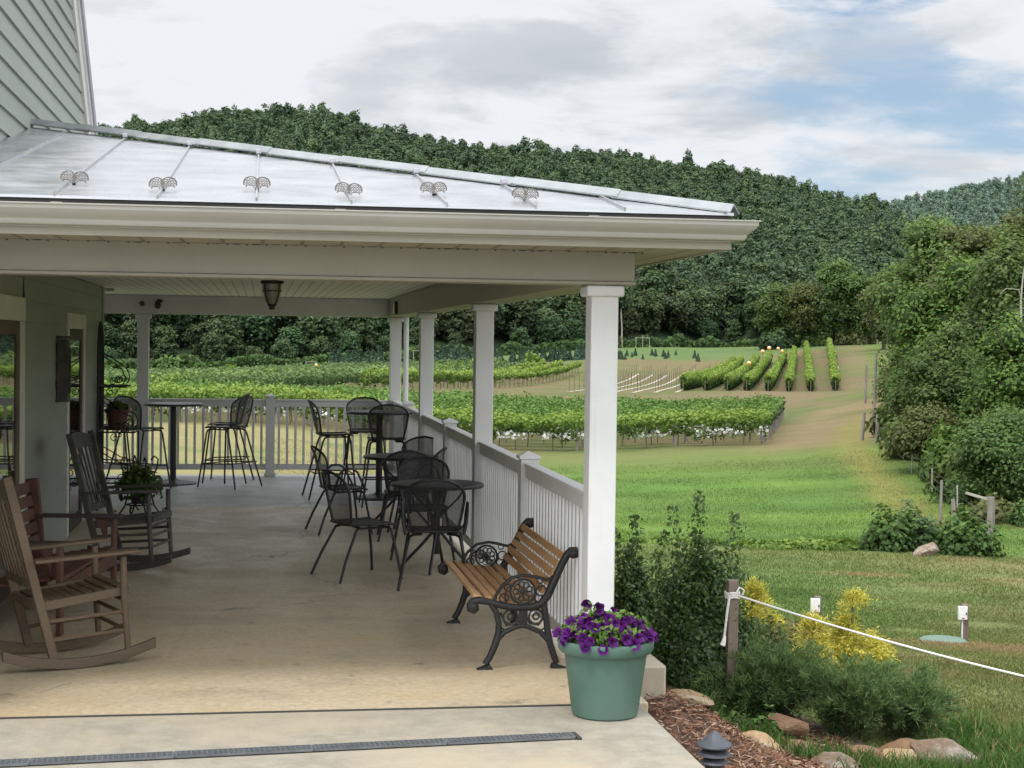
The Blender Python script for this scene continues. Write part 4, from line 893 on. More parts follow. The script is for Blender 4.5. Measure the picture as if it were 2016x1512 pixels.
# window (patio door) near the camera and the far glazed door
def opening(name, y0, y1, zt, cas, jamb, lite=None):
    w = MB()
    for a, b in ((y0, y0+cas), (y1-cas, y1)): w.box((WX-.01, a, 0.002), (WX+.018, b, zt-cas-.002))
    w.box((WX-.01, y0, zt-cas), (WX+.021, y1, zt)); o = hb(w, name, M['wall_trim'], bevel=.004)
    f = MB(); a, b, t = y0+cas+.002, y1-cas-.002, zt-cas-.002
    X0, X1 = WX-.03, WX+.004
    f.box((X0, a, .004), (X1, a+jamb, t)); f.box((X0, b-jamb, .004), (X1, b, t)); f.box((X0, a+jamb, t-jamb*.6), (X1, b-jamb, t)); f.box((X0, a+jamb, .004), (X1, b-jamb, .14))
    if lite: f.box((X0+.002, a+jamb, lite-.03), (X1-.001, b-jamb, lite+.03))
    f.build('frame', M['rockwood'] if name == 'window' else M['darkwood'], o, bevel=.003)
    g = MB(); g.box((WX-.012, a+jamb-.01, .13), (WX-.004, b-jamb+.01, t-jamb*.6+.01)); g.build('pane', M['glass'], o); return o
opening('window', 9.6, 12.71, 2.20, .18, .17)
opening('door', 15.45, 16.97, 2.13, .15, .17, 1.93)
# columns
XR, CW = 1.9314, .1525; CY = [8.535, 13.272, 18.01, 22.245]
def column(x0, y0, lab=None):
    c = MB(); c.box((x0, y0, 0.001), (x0+CW, y0+CW, 2.19)); o = hb(c, 'column', M['trim'], bevel=.006)
    if lab: o['label'] = lab
    k = MB(); k.box((x0-.028, y0-.028, 2.165), (x0+CW+.028, y0+CW+.028, 2.2265)); k.build('capital', M['trim'], o, bevel=.012)
    k = MB(); k.box((x0-.016, y0-.016, 0.002), (x0+CW+.016, y0+CW+.016, .09)); k.build('plinth', M['trim'], o, bevel=.008)
column(XR-CW, CY[0], 'nearest white square column at the porch corner')
for y in CY[1:]: column(XR-CW, y)
column(-1.68, CY[3]); column(-5.6, CY[3])
# beams
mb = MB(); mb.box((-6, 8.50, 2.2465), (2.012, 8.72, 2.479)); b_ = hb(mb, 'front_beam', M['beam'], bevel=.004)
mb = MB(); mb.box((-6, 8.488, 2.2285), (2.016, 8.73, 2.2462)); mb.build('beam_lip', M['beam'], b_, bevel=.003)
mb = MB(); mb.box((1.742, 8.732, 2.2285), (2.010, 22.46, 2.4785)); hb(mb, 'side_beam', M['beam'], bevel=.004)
mb = MB(); mb.box((-9, 22.20, 2.2285), (1.740, 22.46, 2.4785)); hb(mb, 'rear_beam', M['ceil'], bevel=.004)
def ceilmat():
    m, nt, out = newmat('beadboard'); p = N(nt, 'ShaderNodeBsdfPrincipled', Roughness=.6); v = coords(nt, 'Object')
    w = nt.nodes.new('ShaderNodeTexWave'); w.inputs['Scale'].default_value = 3.1; w.bands_direction = 'X'; nt.links.new(v, w.inputs['Vector'])
    mr = N(nt, 'ShaderNodeMapRange'); mr.inputs[1].default_value = .0; mr.inputs[2].default_value = .10; nt.links.new(w.outputs['Fac'], mr.inputs[0])
    nt.links.new(mixc(nt, mr.outputs[0], (.36,.35,.33), (.70,.685,.655)), p.inputs['Base Color']); nt.links.new(p.outputs[0], out.inputs[0]); return m
M['bead'] = ceilmat()
mb = MB(); mb.box((WX+.02, 8.722, 2.4815), (1.99, 22.44, 2.50)); mb.box((-9, 18.85, 2.482), (WX+.018, 22.44, 2.50)); hb(mb, 'ceiling', M['bead'], smooth=0)
# soffits, fascia and gutters (front, side, rear)
def soffitmat():
    m, nt, out = newmat('vented_soffit'); p = N(nt, 'ShaderNodeBsdfPrincipled', Roughness=.55); v = coords(nt, 'Object')
    w = nt.nodes.new('ShaderNodeTexWave'); w.inputs['Scale'].default_value = 1.55; w.bands_direction = 'X'; nt.links.new(v, w.inputs['Vector'])
    mr = N(nt, 'ShaderNodeMapRange'); mr.inputs[2].default_value = .05; nt.links.new(w.outputs['Fac'], mr.inputs[0])
    nt.links.new(mixc(nt, mr.outputs[0], (.12,.11,.085), (.285,.265,.205)), p.inputs['Base Color']); nt.links.new(p.outputs[0], out.inputs[0]); return m
M['vsoffit'] = soffitmat()
mb = MB(); mb.box((-6, 7.985, 2.408), (2.37, 8.499, 2.418)); mb.box((2.013, 8.50, 2.408), (2.37, 22.9, 2.418)); mb.box((-9, 22.461, 2.408), (2.012, 22.9, 2.418)); hb(mb, 'soffit', M['vsoffit'], smooth=0)
sj = MB(); x = -1.8                              # open ends of the soffit panels along the beam
ridge = []
while x < 1.98:
    hgt = random.choice((.0015, .0035, .006)); ridge += [(x, .0012), (x+.018, .0012), (x+.022, hgt), (x+.060, hgt), (x+.066, .0012), (x+.089, .0012), (x+.0905, .0085), (x+.1005, .0085)]; x += .1015
sj.add([(a, 8.4975, 2.4085) for a, h_ in ridge]+[(a, 8.4975, 2.4085-h_) for a, h_ in ridge], [(k, k+1, len(ridge)+k+1, len(ridge)+k) for k in range(len(ridge)-1)])
hb(sj, 'soffit_joint', M['dark'], smooth=0, recalc=False)
FX = 2.395
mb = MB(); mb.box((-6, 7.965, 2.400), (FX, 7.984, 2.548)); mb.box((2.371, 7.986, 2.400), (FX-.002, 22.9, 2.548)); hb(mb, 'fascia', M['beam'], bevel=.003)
prof = [(0,.0),(.0,.0),(.038,.0),(.052,.006),(.06,.018),(.062,.03),(.078,.046),(.098,.062),(.108,.078),(.110,.096),(.118,.098),(.118,.104),(.104,.104),(.102,.096),(.094,.078),(.07,.06),(.052,.04),(.046,.012),(.01,.008)]
def gutter_mesh():
    g = MB(); zb = 2.443; A = []; B = []; C_ = []
    for d, h in prof:
        A.append((-6, 7.964-d, zb+h)); B.append((FX+.001+d, 7.964-d, zb+h)); C_.append((FX+.001+d, 22.9, zb+h))
    n = len(prof); g.add(A+B+C_, [(s*n+i, s*n+(i+1) % n, (s+1)*n+(i+1) % n, (s+1)*n+i) for s in (0, 1) for i in range(n)]); return g
go = hb(gutter_mesh(), 'gutter', M['gutter'], smooth=25)
for x in (-1.0, .35, 1.62): mb = MB(); mb.box((x, 7.846, 2.5475), (x+.05, 7.966, 2.5505)); mb.build('hanger', M['gutter'], go)
mb = MB(); mb.box((FX+.06, 7.845, 2.441), (FX+.085, 7.90, 2.475)); 
# roof: three hipped planes of standing-seam panels
hipY = lambda X: 7.93 + (2.39-X)*1.2186
RZ = lambda Y: 2.590 + .19*(Y-7.95)
T0 = (2.40, 7.95, 2.590); T1_ = (WX, hipY(WX), 3.557)
def plate(pts, th=.014):
    m_ = MB(); n = len(pts); m_.add(list(pts)+[(x, y, z-th) for x, y, z in pts], [tuple(range(n)), tuple(range(2*n-1, n-1, -1))]+[(i, i+n, (i+1) % n+n, (i+1) % n) for i in range(n)]); return m_
rf = hb(plate([(WX, 7.95, 2.590), T0, T1_]), 'roof', M['roof'], smooth=0)
mb = plate([T0, (2.40, 22.93, 2.590), (WX, 18.0, 3.557), T1_]); mb.build('side_panel', M['roof'], rf, smooth=0)
mb = plate([(2.40, 22.93, 2.590), (-9, 22.93, 2.590), (-9, 18.0, 3.557), (WX, 18.0, 3.557)]); mb.build('rear_panel', M['roof'], rf, smooth=0)
SX = [-1.48, -.995, -.508, -.032, .434, .911, 1.363, 1.824]
for X in SX:
    a = Vector((X, 7.945, RZ(7.945)+.006)); y1 = hipY(X)-.05; b = Vector((X, y1, RZ(y1)+.006))
    mb = MB(); mb.bar(a, b, .009, .020); mb.build('seam', M['roof'], rf, smooth=0)
hv = Vector(T1_)-Vector(T0)
hc = MB(); a = Vector(T0)+Vector((0,-.0,.012)); b = Vector(T1_)+Vector((0,0,.035)); dn_ = hv.normalized(); sd = Vector((-.24,-.19,-.0)).normalized()
n_ = 9
for k in range(n_):
    p0 = a + (b-a)*(k/n_); p1 = a + (b-a)*((k+1)/n_+.006); lift = Vector((0,0,.006*(k % 2)+.004))
    w = .050
    f1_ = Vector((-.62,-.79,0))*w; f2_ = Vector((.79,.62,0))*w
    P = [p0+f1_+Vector((0,0,-.012+.0)), p0+Vector((0,0,.030)), p0+f2_+Vector((0,0,-.014)), p1+f1_+Vector((0,0,-.012)), p1+Vector((0,0,.030)), p1+f2_+Vector((0,0,-.014))]
    P = [q+lift for q in P]; P2 = [q-Vector((0,0,.008)) for q in P]
    hc.add(P+P2, [(0,1,4,3),(1,2,5,4),(6,9,10,7),(7,10,11,8),(0,3,9,6),(2,8,11,5),(0,6,7,1),(1,7,8,2),(3,4,10,9),(4,5,11,10)])
hc.build('hip_cap', M['hipmetal'], rf, smooth=0)
for k, X in enumerate(SX[1:7]):                 # clips where the seams meet the hip
    y1 = hipY(X)-.13; mb = MB(); mb.cbox((X, y1, RZ(y1)+.03), (.035,.05,.03)); mb.build('seam_clip', M['edge'], rf, bevel=.004)
mb = MB(); mb.box((-6, 7.966, 2.550), (2.398, 7.982, 2.574)); mb.box((2.378, 7.984, 2.550), (2.396, 22.9, 2.574)); mb.build('shadowed_drip_edge', M['dark'], rf, smooth=0)  # near-black colour stands for the shadow gap above the gutter
# perforated fan snow guards
def guard_mb():
    g = MB(); c = .0165
    for s in (-1, 1):
        Rz = Matrix.Rotation(s*R(18), 3, 'Z'); Rt = Matrix.Rotation(-s*R(8), 3, 'Y')
        def inside(u, v): return ((u-.042)/.044)**2 + ((v-.020)/.036)**2 < 1.05 and ((u-.044)/.024)**2 + ((v+.014)/.018)**2 > 1
        for i in range(8):
            for j in range(-1, 6):
                u, v = (i+.5)*c, (j+.5)*c
                if u > .09: continue
                if not inside(u, v): continue
                o8 = [(math.cos(PI/8+k*PI/4), math.sin(PI/8+k*PI/4)) for k in range(8)]
                vs = []; r = c*.33; h = c*.5
                out = [(h*max(-1, min(1, x*1.3)), h*max(-1, min(1, y*1.3))) for x, y in o8]
                for (x, y) in out: vs.append(Rt @ (Rz @ Vector((s*(u+x), 0, v+y))))
                for (x, y) in o8: vs.append(Rt @ (Rz @ Vector((s*(u+x*r), 0, v+y*r))))
                base = list(vs); vs = base + [q+Vector((0,.003,0)) for q in base]
                fs = [(k, (k+1) % 8, 8+(k+1) % 8, 8+k) for k in range(8)]; fs += [(16+8+k, 16+8+(k+1) % 8, 16+(k+1) % 8, 16+k) for k in range(8)]
                g.add(vs, fs)
        rim = [Rt @ (Rz @ Vector((s*(.042+.045*math.cos(t)), .0015, .020+.038*math.sin(t)))) for t in [R(-25)+R(235)*k/18 for k in range(19)]]
        g.tube(rim, .0035, 5)
        rim = [Rt @ (Rz @ Vector((s*(.044+.027*math.cos(t)), .0015, -.014+.020*math.sin(t)))) for t in [R(10)+R(165)*k/10 for k in range(11)]]
        g.tube(rim, .003, 5)
    g.cbox((0,.004,.006), (.012,.022,.026)); g.cbox((0,.01,-.010), (.020,.045,.010)); return g
gp = None
for k, (X, Y, dz) in enumerate([(-.965, 8.48, .020), (-.505, 8.30, .018), (-.03, 8.46, .020), (.437, 8.28, .018), (.895, 8.44, .020), (1.363, 8.27, .018)]):
    if gp is None: gp = guard_mb().build('snow_guard', M['guard'], rf, smooth=0); o = gp
    else: o = gp.copy(); COL.objects.link(o); o.parent = rf
    o.location = (X, Y, RZ(Y)+dz); o.rotation_euler = (R(-8), random.uniform(-.06, .06), random.uniform(-.12, .12)); o.scale = (.88, .9, .86)
# downspout behind the far corner
mb = MB(); mb.tube([(2.06,22.62,2.42),(2.06,22.62,2.36),(2.03,22.60,2.25),(2.03,22.60,-.4)], .038, 10); hb(mb, 'downspout', M['trim'])
# wall lamp box, ceiling lantern, floodlight, junction box
e = empty('wall_box', (-1.805, 14.72, 1.3), 0, 'narrow weathered wooden box mounted on the green wall beside the door', 'wall box')
mb = MB(); mb.box((.0,-.09,.02), (.10,.09,.58)); mb.build('case', M['rockgrey'], e, bevel=.006); mb = MB(); mb.box((-.01,-.11,.585), (.125,.11,.61)); mb.build('lid', M['rockgrey'], e, bevel=.004)
mb = MB(); mb.box((.102,-.05,.1), (.112,.05,.5)); mb.build('front_panel', M['darkwood'], e, bevel=.003)
e = empty('ceiling_lantern', (.085, 14, 2.48), 0, 'black lantern with a frosted glass bowl hanging from the porch ceiling', 'lantern')
mb = MB(); mb.lathe([(.06,0),(.06,-.02),(.025,-.03),(.02,-.06),(.098,-.065),(.102,-.09),(.09,-.095)], 20); mb.build('cap', M['black'], e)
mb = MB(); mb.lathe([(.082,-.092),(.079,-.15),(.07,-.20),(.055,-.245),(.035,-.275)], 20); mb.build('glass', M['frost'], e)
for k in range(4):
    t = PI/4+k*PI/2; mb = MB(); mb.tube([(r*math.cos(t), r*math.sin(t), z) for r, z in ((.09,-.09),(.086,-.15),(.076,-.20),(.06,-.25),(.034,-.285))], .006, 6); mb.build('rib', M['black'], e)
mb = MB(); mb.tube([(.084*math.cos(t), .084*math.sin(t), -.155) for t in [k*PI/10 for k in range(20)]], .005, 6, True); mb.build('band', M['black'], e)
mb = MB(); mb.lathe([(.036,-.262),(.042,-.275),(.028,-.292),(.024,-.315),(.008,-.32)], 14); mb.build('finial', M['black'], e)
e = empty('floodlight', (-1.45, 22.19, 2.36), 0, 'small black twin floodlight fixed to the inside of the rear beam', 'floodlight')
mb = MB(); mb.tube([(-.16,-.01,.0),(-.16,-.10,.005)], .035, 12); mb.build('lamp_head', M['black'], e)
mb = MB(); mb.tube([(.05,-.0,.03),(.05,-.06,.055),(.11,-.10,.04)], .018, 8); mb.cbox((.05,-.008,.03), (.08,.016,.03)); mb.build('bracket', M['black'], e)
mb = MB(); mb.sphere((.05,-.11,-.02), .048, 8); mb.build('lamp_head', M['black'], e, 80)
e = empty('beam_box', (1.738, 20.85, 2.33), 0, 'small dark box mounted on the inner face of the side beam near the far corner', 'outlet box')
mb = MB(); mb.box((-.03,-.17,-.07), (0,.17,.075)); mb.build('case', M['wall_trim'], e, bevel=.004); mb = MB(); mb.box((-.04,-.20,-.08), (-.002,-.172,.085)); mb.build('edge_plate', M['dark'], e)

# ------------------------------------------------------------------ railings
XC = XR-CW/2
def rail_bay(p, q, axis, label, newel=True, ends=(0, 0)):
    """p,q: start/end along the axis ('y' side run at x=XC, 'x' rear run at y=22.32)"""
    if axis == 'y': P = lambda t, o, z: (XC+o, t, z)
    else: P = lambda t, o, z: (t, 22.321+o, z)
    base = P((p+q)/2, 0, 0); e = empty('porch_railing', base, 0, label, 'railing', 'white balustrades of the porch')
    def bb(mbx, t0, t1, o0, o1, z0, z1):
        a = P(t0, o0, z0); b = P(t1, o1, z1); lo = [min(a[i], b[i])-base[i] for i in range(3)]; hi = [max(a[i], b[i])-base[i] for i in range(3)]; mbx.box(lo, hi)
    mid = (p+q)/2; secs = [(p, mid-.0635), (mid+.0635, q)] if newel else [(p, q)]
    for (a, b) in secs:
        m_ = MB(); bb(m_, a, b, -.045, .045, 1.045, 1.067); bb(m_, a, b, -.032, .032, .965, 1.0445); m_.build('top_rail', M['trim'], e, bevel=.005)
        m_ = MB(); bb(m_, a, b, -.024, .024, .09, .17); m_.build('bottom_rail', M['trim'], e, bevel=.004)
        n = max(2, round((b-a)/.112)); st = (b-a)/n
        for k in range(n):
            t = a+st*(k+.5); m_ = MB(); bb(m_, t-.0165, t+.0165, -.0165, .0165, .1705, .9645); m_.build('baluster', M['trim'], e, smooth=0)
    if newel:
        m_ = MB(); bb(m_, mid-.0625, mid+.0625, -.0625, .0625, .001, 1.095); o = m_.build('newel_post', M['trim'], e, bevel=.005)
        m_ = MB(); c = Vector(P(mid, 0, 0))-Vector(base); h = .076
        m_.add([c+Vector((x*h, y*h, z)) for z in (1.0955, 1.115) for x, y in ((-1,-1),(1,-1),(1,1),(-1,1))]+[c+Vector((0,0,1.148))], [(0,3,2,1),(0,1,5,4),(1,2,6,5),(2,3,7,6),(3,0,4,7),(4,5,8),(5,6,8),(6,7,8),(7,4,8)]); m_.build('cap', M['trim'], o, smooth=0)
        m_ = MB(); bb(m_, mid-.078, mid+.078, -.078, .078, .002, .05); m_.build('base', M['trim'], o, bevel=.01)
rail_bay(CY[0]+CW, CY[1], 'y', 'white balustrade behind the wooden bench, nearest side bay of the porch')
rail_bay(CY[1]+CW, CY[2], 'y', 'white balustrade beside the middle bistro table, second side bay of the porch')
rail_bay(CY[2]+CW, CY[3], 'y', 'white balustrade beside the tall bar table, farthest side bay of the porch')
rail_bay(-1.68+CW, XR-CW, 'x', 'white balustrade across the rear of the porch with a newel in the middle')
rail_bay(-5.6+CW, -1.68, 'x', 'white balustrade at the rear left, going behind the green house corner')

# ------------------------------------------------------------------ furniture
def rz_facing(fx, fy): return math.atan2(-fx, fy)
def make_seat(name, sh, top, foot, arms, label, cat):
    """black metal screen chair / bar stool facing +Y; sh seat height, top back height, foot splay"""
    e = empty(name, (0, 0, 0), 0, label, cat); T = .0115
    def seat_fn(u, v):
        x = (u-.5)*2; y = (v-.5)*2; w = .215*(1-.12*max(0, -y)); r = math.sqrt(max(0, 1-.12*y*y*x*x))
        return (x*w*r, y*.205*r+.01, sh + .012*y*y*(1 if y > 0 else .3) - .014*(1-x*x)*(1-y*y) - (.02*max(0, y-.8)/.2))
    m_ = MB(); m_.grid(seat_fn, 10, 10); m_.build('seat', M['seatmesh'], e, 60)
    rim = [seat_fn(i/12, 0) for i in range(12)] + [seat_fn(1, i/12) for i in range(12)] + [seat_fn(1-i/12, 1) for i in range(12)] + [seat_fn(0, 1-i/12) for i in range(12)]
    m_ = MB(); m_.tube(rim, .010, 7, True); m_.build('seat_rim', M['black'], e, 60)
    H = top-sh
    def back(u, v):      # v 0..1 up, u -1..1
        w = .175 + .055*math.sin(min(1, v*1.15)*PI*.5)
        if v > .62: w *= math.sqrt(max(0.0, 1-((v-.62)/.38)**2.4))
        x = u*w; return Vector((x, -.185 - .015 - .105*v - .0*v*v + .055*(x/.22)**2, sh + .005 + H*v))
    m_ = MB(); m_.grid(lambda u, v: back(u*2-1, v*.995), 12, 18); m_.build('backrest', M['screen'], e, 60)
    hoop = [back(-1, v) for v in [k/16*.97 for k in range(17)]] + [back(u, 1) + Vector((0, 0, 0)) for u in (0,)] + [back(1, v) for v in [.97-k/16*.97 for k in range(17)]]
    hoop = [hoop[0]+Vector((.01,.05,-.02))] + hoop + [hoop[-1]+Vector((-.01,.05,-.02))]
    m_ = MB(); m_.tube(hoop, T, 8); m_.build('back_frame', M['black'], e, 60)
    for sx in (-1, 1):
        m_ = MB(); m_.tube([(sx*.10,.13,sh-.028),(sx*.17,.155,sh-.028),(sx*.20,.17,sh-.04),(sx*.212,.18,sh-.08),(sx*(.215+foot*.5),.20+foot*.25,sh*.4),(sx*(.22+foot),.205+foot*.6,.004)], T, 8); m_.build('leg', M['black'], e, 60)
        m_ = MB(); m_.tube([(sx*.10,-.06,sh-.03),(sx*.165,-.10,sh-.03),(sx*.195,-.13,sh-.045),(sx*.205,-.15,sh-.085),(sx*(.215+foot*.5),-.21-foot*.5,sh*.4),(sx*(.225+foot),-.25-foot,.004)], T, 8); m_.build('leg', M['black'], e, 60)
        m_ = MB(); m_.tube([(sx*.165,-.10,sh-.03),(sx*.17,.155,sh-.028)], .009, 6); m_.build('seat_bar', M['black'], e, 60)
    if sh > .6:
        zf = .30; k = 1-zf/sh*1.0; fx = .215+foot*(.55+.0); fy = .2+foot*.35; by = -.22-foot*.6
        for a, b in (((-fx,fy,zf),(fx,fy,zf)), ((-fx-.005,by,zf+.02),(fx+.005,by,zf+.02)), ((-fx,fy,zf),(-fx-.005,by,zf+.02)), ((fx,fy,zf),(fx+.005,by,zf+.02))):
            m_ = MB(); m_.tube([a, b], .009, 6); m_.build('footrest', M['black'], e, 60)
    if arms:
        for sx in (-1, 1):
            m_ = MB(); m_.tube([(sx*.225,-.13,sh-.03),(sx*.245,-.12,sh+.06),(sx*.255,-.08,sh+.17),(sx*.255,-.04,sh+.205),(sx*.255,.04,sh+.205),(sx*.252,.09,sh+.17),(sx*.24,.16,sh+.03),(sx*.222,.175,sh-.03)], T, 8); m_.build('armrest', M['black'], e, 60)
    return e
ch0 = make_seat('bistro_chair', .44, .86, .055, False, '', 'chair'); ar0 = make_seat('bistro_armchair', .44, .85, .05, True, '', 'chair'); st0 = make_seat('bar_stool', .77, 1.17, .075, False, '', 'bar stool')
def put(proto, x, y, fx, fy, label, group):
    if id(proto) not in used: used.add(id(proto)); o = proto
    else: o = copy_tree(proto)
    o.location = (x, y, 0); o.rotation_euler = (0, 0, rz_facing(fx, fy)); o['label'] = label; o['group'] = group; return o
G1 = 'black metal chairs around the bistro tables'; G2 = 'black metal stools around the bar tables'
put(ch0, .80, 12.82, .90, .36, 'black metal chair standing clear on the left of the near bistro table, facing right', G1)
put(ar0, 1.345, 12.32, .10, .99, 'black armchair with its back to the camera in front of the near bistro table', G1)
put(ch0, 1.42, 13.95, -.10, -.99, 'black metal chair on the far side of the near bistro table', G1)
put(ar0, .80, 15.85, .97, .20, 'black armchair seen in profile on the left of the farther bistro table', G1)
put(ch0, 1.40, 15.30, .05, .99, 'black metal chair with its back toward the near table, at the farther bistro table', G1)
put(ch0, 1.62, 16.95, -.45, -.85, 'black metal chair behind the farther bistro table by the railing', G1)
put(ar0, 1.58, 15.85, -.8, .4, 'black armchair by the railing on the right of the farther bistro table', G1)
put(st0, .86, 19.28, .98, .10, 'black bar stool in profile on the left of the tall table by the railing', G2)
put(st0, 1.44, 18.40, .0, 1, 'black bar stool with its back to the camera at the tall table by the railing', G2)
put(st0, 1.30, 20.05, .0, -1, 'black bar stool on the far side of the tall table by the railing', G2)
put(st0, -.42, 20.72, -.78, .52, 'black bar stool right of the left-hand tall table, the nearer of two', G2)
put(st0, -.46, 21.45, -.95, .15, 'black bar stool right of the left-hand tall table, the farther of two', G2)
put(st0, -1.50, 20.42, .62, .70, 'black bar stool left of the left-hand tall table, its seat turned right', G2)
put(st0, -1.90, 20.95, .95, .15, 'black bar stool farthest left, behind the iron rack', G2)
def table_top(e, r, z):
    m_ = MB(); m_.lathe([(.001,z-.012),(r-.01,z-.012),(r-.002,z-.03),(r+.004,z-.026),(r+.006,z-.010),(r,z),(r-.012,z+.002),(.03,z),(.001,z)], 48); m_.build('table_top', M['tabletop'], e, 30)
def cafe_table(x, y, label):
    e = empty('bistro_table', (x, y, 0), .5, label, 'table', 'round black bistro tables'); table_top(e, .383, .73)
    m_ = MB(); m_.lathe([(.028,.14),(.028,.70),(.11,.702),(.11,.716)], 18); m_.build('pole', M['black'], e)
    for k in range(4):
        t = k*PI/2+PI/4; c, s = math.cos(t), math.sin(t); m_ = MB(); m_.tube([(.02*c,.02*s,.34),(.12*c,.12*s,.22),(.26*c,.26*s,.07),(.31*c,.31*s,.012)], .013, 8); m_.build('leg', M['black'], e, 60)
        m_ = MB(); m_.tube([(.02*c,.02*s,.45),(.17*c,.17*s,.60),(.25*c,.25*s,.712)], .009, 6); m_.build('brace', M['black'], e, 60)
cafe_table(1.45, 13.12, 'round black bistro table nearest the camera behind the bench'); cafe_table(1.42, 16.24, 'round black bistro table farther back along the railing')
def bar_table(x, y, label):
    e = empty('bar_table', (x, y, 0), 0, label, 'table', 'tall round bar tables'); table_top(e, .385, 1.05)
    m_ = MB(); m_.lathe([(.04,.05),(.04,1.02),(.12,1.022),(.12,1.036)], 20); m_.build('pole', M['black'], e)
    m_ = MB(); m_.lathe([(.30,.0),(.305,.012),(.29,.02),(.16,.04),(.06,.06),(.045,.075)], 40); m_.build('base', M['black'], e, 40)
bar_table(1.41, 19.16, 'tall round black bar table beside the side railing'); bar_table(-1.13, 21.15, 'tall round black bar table at the rear left of the porch')

# garden bench
bn = empty('garden_bench', (1.515, 9.905, 0), rz_facing(-1, 0), 'wooden slatted garden bench with black cast iron ends against the railing', 'bench')
def iron_end(x):
    q = lambda pts: [(x, y, z) for y, z in pts]; m_ = MB()
    m_.tube(q([(.262,.365),(.285,.345),(.302,.352),(.306,.376),(.290,.398),(.255,.405),(.20,.395),(.12,.372),(.03,.358),(-.06,.360),(-.115,.378),(-.155,.43),(-.19,.51),(-.235,.61),(-.265,.665),(-.29,.69),(-.315,.692),(-.325,.672),(-.312,.655)]), [.020,.022,.022,.022,.022,.022,.020,.020,.021,.022,.024,.025,.024,.023,.023,.024,.024,.022,.016], 9)
    m_.sphere((x,.283,.367), .030, 7); m_.sphere((x,-.303,.672), .030, 7); return m_
def iron_leg(x, front):
    q = lambda pts: [(x, y, z) for y, z in pts]; m_ = MB()
    if front:
        m_.tube(q([(.185,.385),(.150,.33),(.135,.27),(.135,.21),(.155,.14),(.185,.07),(.212,.028)]), [.017,.018,.018,.021,.022,.02,.019], 9)
        m_.tube(q([(.150,.165),(.10,.215),(.03,.245),(-.01,.25)]), [.018,.016,.014,.013], 8); m_.extrude([(x-.024,.185,.03),(x-.024,.262,.002),(x-.024,.262,.0),(x-.024,.165,.0)], (.048,0,0))
    else:
        m_.tube(q([(-.130,.385),(-.145,.30),(-.155,.22),(-.172,.14),(-.195,.07),(-.212,.028)]), [.02,.019,.02,.021,.02,.019], 9)
        m_.tube(q([(-.160,.165),(-.11,.215),(-.04,.245),(-.01,.25)]), [.018,.016,.014,.013], 8); m_.extrude([(x-.024,-.185,.03),(x-.024,-.272,.002),(x-.024,-.272,.0),(x-.024,-.175,.0)], (.048,0,0))
    return m_
def ring(m_, x, y, z, r, t, n=20): m_.tube([(x, y+r*math.cos(2*PI*k/n), z+r*math.sin(2*PI*k/n)) for k in range(n)], t, 6, True)
def medallion(x):
    m_ = MB(); cy, cz = -.005, .452; ring(m_, x, cy, cz, .073, .0075)
    for k in range(9): t = 2*PI*k/9; ring(m_, x, cy+.042*math.cos(t), cz+.042*math.sin(t), .0165, .0042, 10)
    m_.cbox((x, cy, cz), (.012,.034,.034), Matrix.Rotation(.785, 3, 'X')); m_.sphere((x, cy, cz), .02, 6, (.6,1,1)); return m_
def arm_scroll(x):
    q = lambda pts: [(x, y, z) for y, z in pts]; m_ = MB()
    m_.tube(q([(.165,.385),(.155,.43),(.12,.485),(.06,.535),(-.02,.548),(-.09,.535),(-.15,.52),(-.20,.545)]), .010, 7)
    m_.tube(q([(.09,.385),(.10,.43),(.09,.47),(.06,.49)]), .006, 6); ring(m_, x, .105, .415, .026, .005, 12); ring(m_, x, -.115, .455, .03, .005, 12); ring(m_, x, -.105, .515, .018, .004, 10); ring(m_, x, .085, .475, .02, .0045, 10)
    m_.tube(q([(-.09,.375),(-.075,.41),(-.09,.44)]), .006, 6); return m_
def under_scroll(x):
    m_ = MB(); ring(m_, x, .065, .305, .042, .0055, 16); ring(m_, x, -.085, .305, .042, .0055, 16); ring(m_, x, .065, .305, .018, .006, 10); ring(m_, x, -.085, .305, .018, .006, 10)
    q = lambda pts: [(x, y, z) for y, z in pts]
    m_.tube(q([(.125,.33),(.09,.255),(.03,.265),(-.01,.345),(-.05,.265),(-.10,.255),(-.15,.33)]), .0075, 6); m_.cbox((x,-.01,.30), (.014,.05,.09)); m_.tube(q([(.13,.25),(.10,.225),(.115,.20)]), .006, 6); m_.tube(q([(-.155,.25),(-.12,.225),(-.135,.20)]), .006, 6); return m_
for x in (-.765, .765):
    fr = iron_end(x).build('end_frame', M['iron'], bn, 50)
    medallion(x).build('medallion', M['iron'], fr, 50); under_scroll(x).build('scrollwork', M['iron'], fr, 50)
    arm_scroll(x).build('armrest', M['iron'], bn, 50)
    iron_leg(x, True).build('leg', M['iron'], bn, 50); iron_leg(x, False).build('leg', M['iron'], bn, 50)
for k in range(6):
    t = k/5; y = .262-.335*t; z = np.interp(y, [-.115,-.06,.03,.12,.20,.255], [.398,.384,.382,.396,.417,.425]); sl = .16-.28*t
    m_ = MB(); m_.cbox((0, y, z), (1.500,.047,.019), Matrix.Rotation(sl, 3, 'X')); m_.build('seat_slat', M['slat'], bn, bevel=.004)
for k in range(5):
    t = (k+.45)/5; y = -.135-.145*t; z = .435+.245*t; m_ = MB(); m_.cbox((0, y+.018, z), (1.500,.019,.044), Matrix.Rotation(.50, 3, 'X')); m_.build('back_slat', M['slat'], bn, bevel=.004)

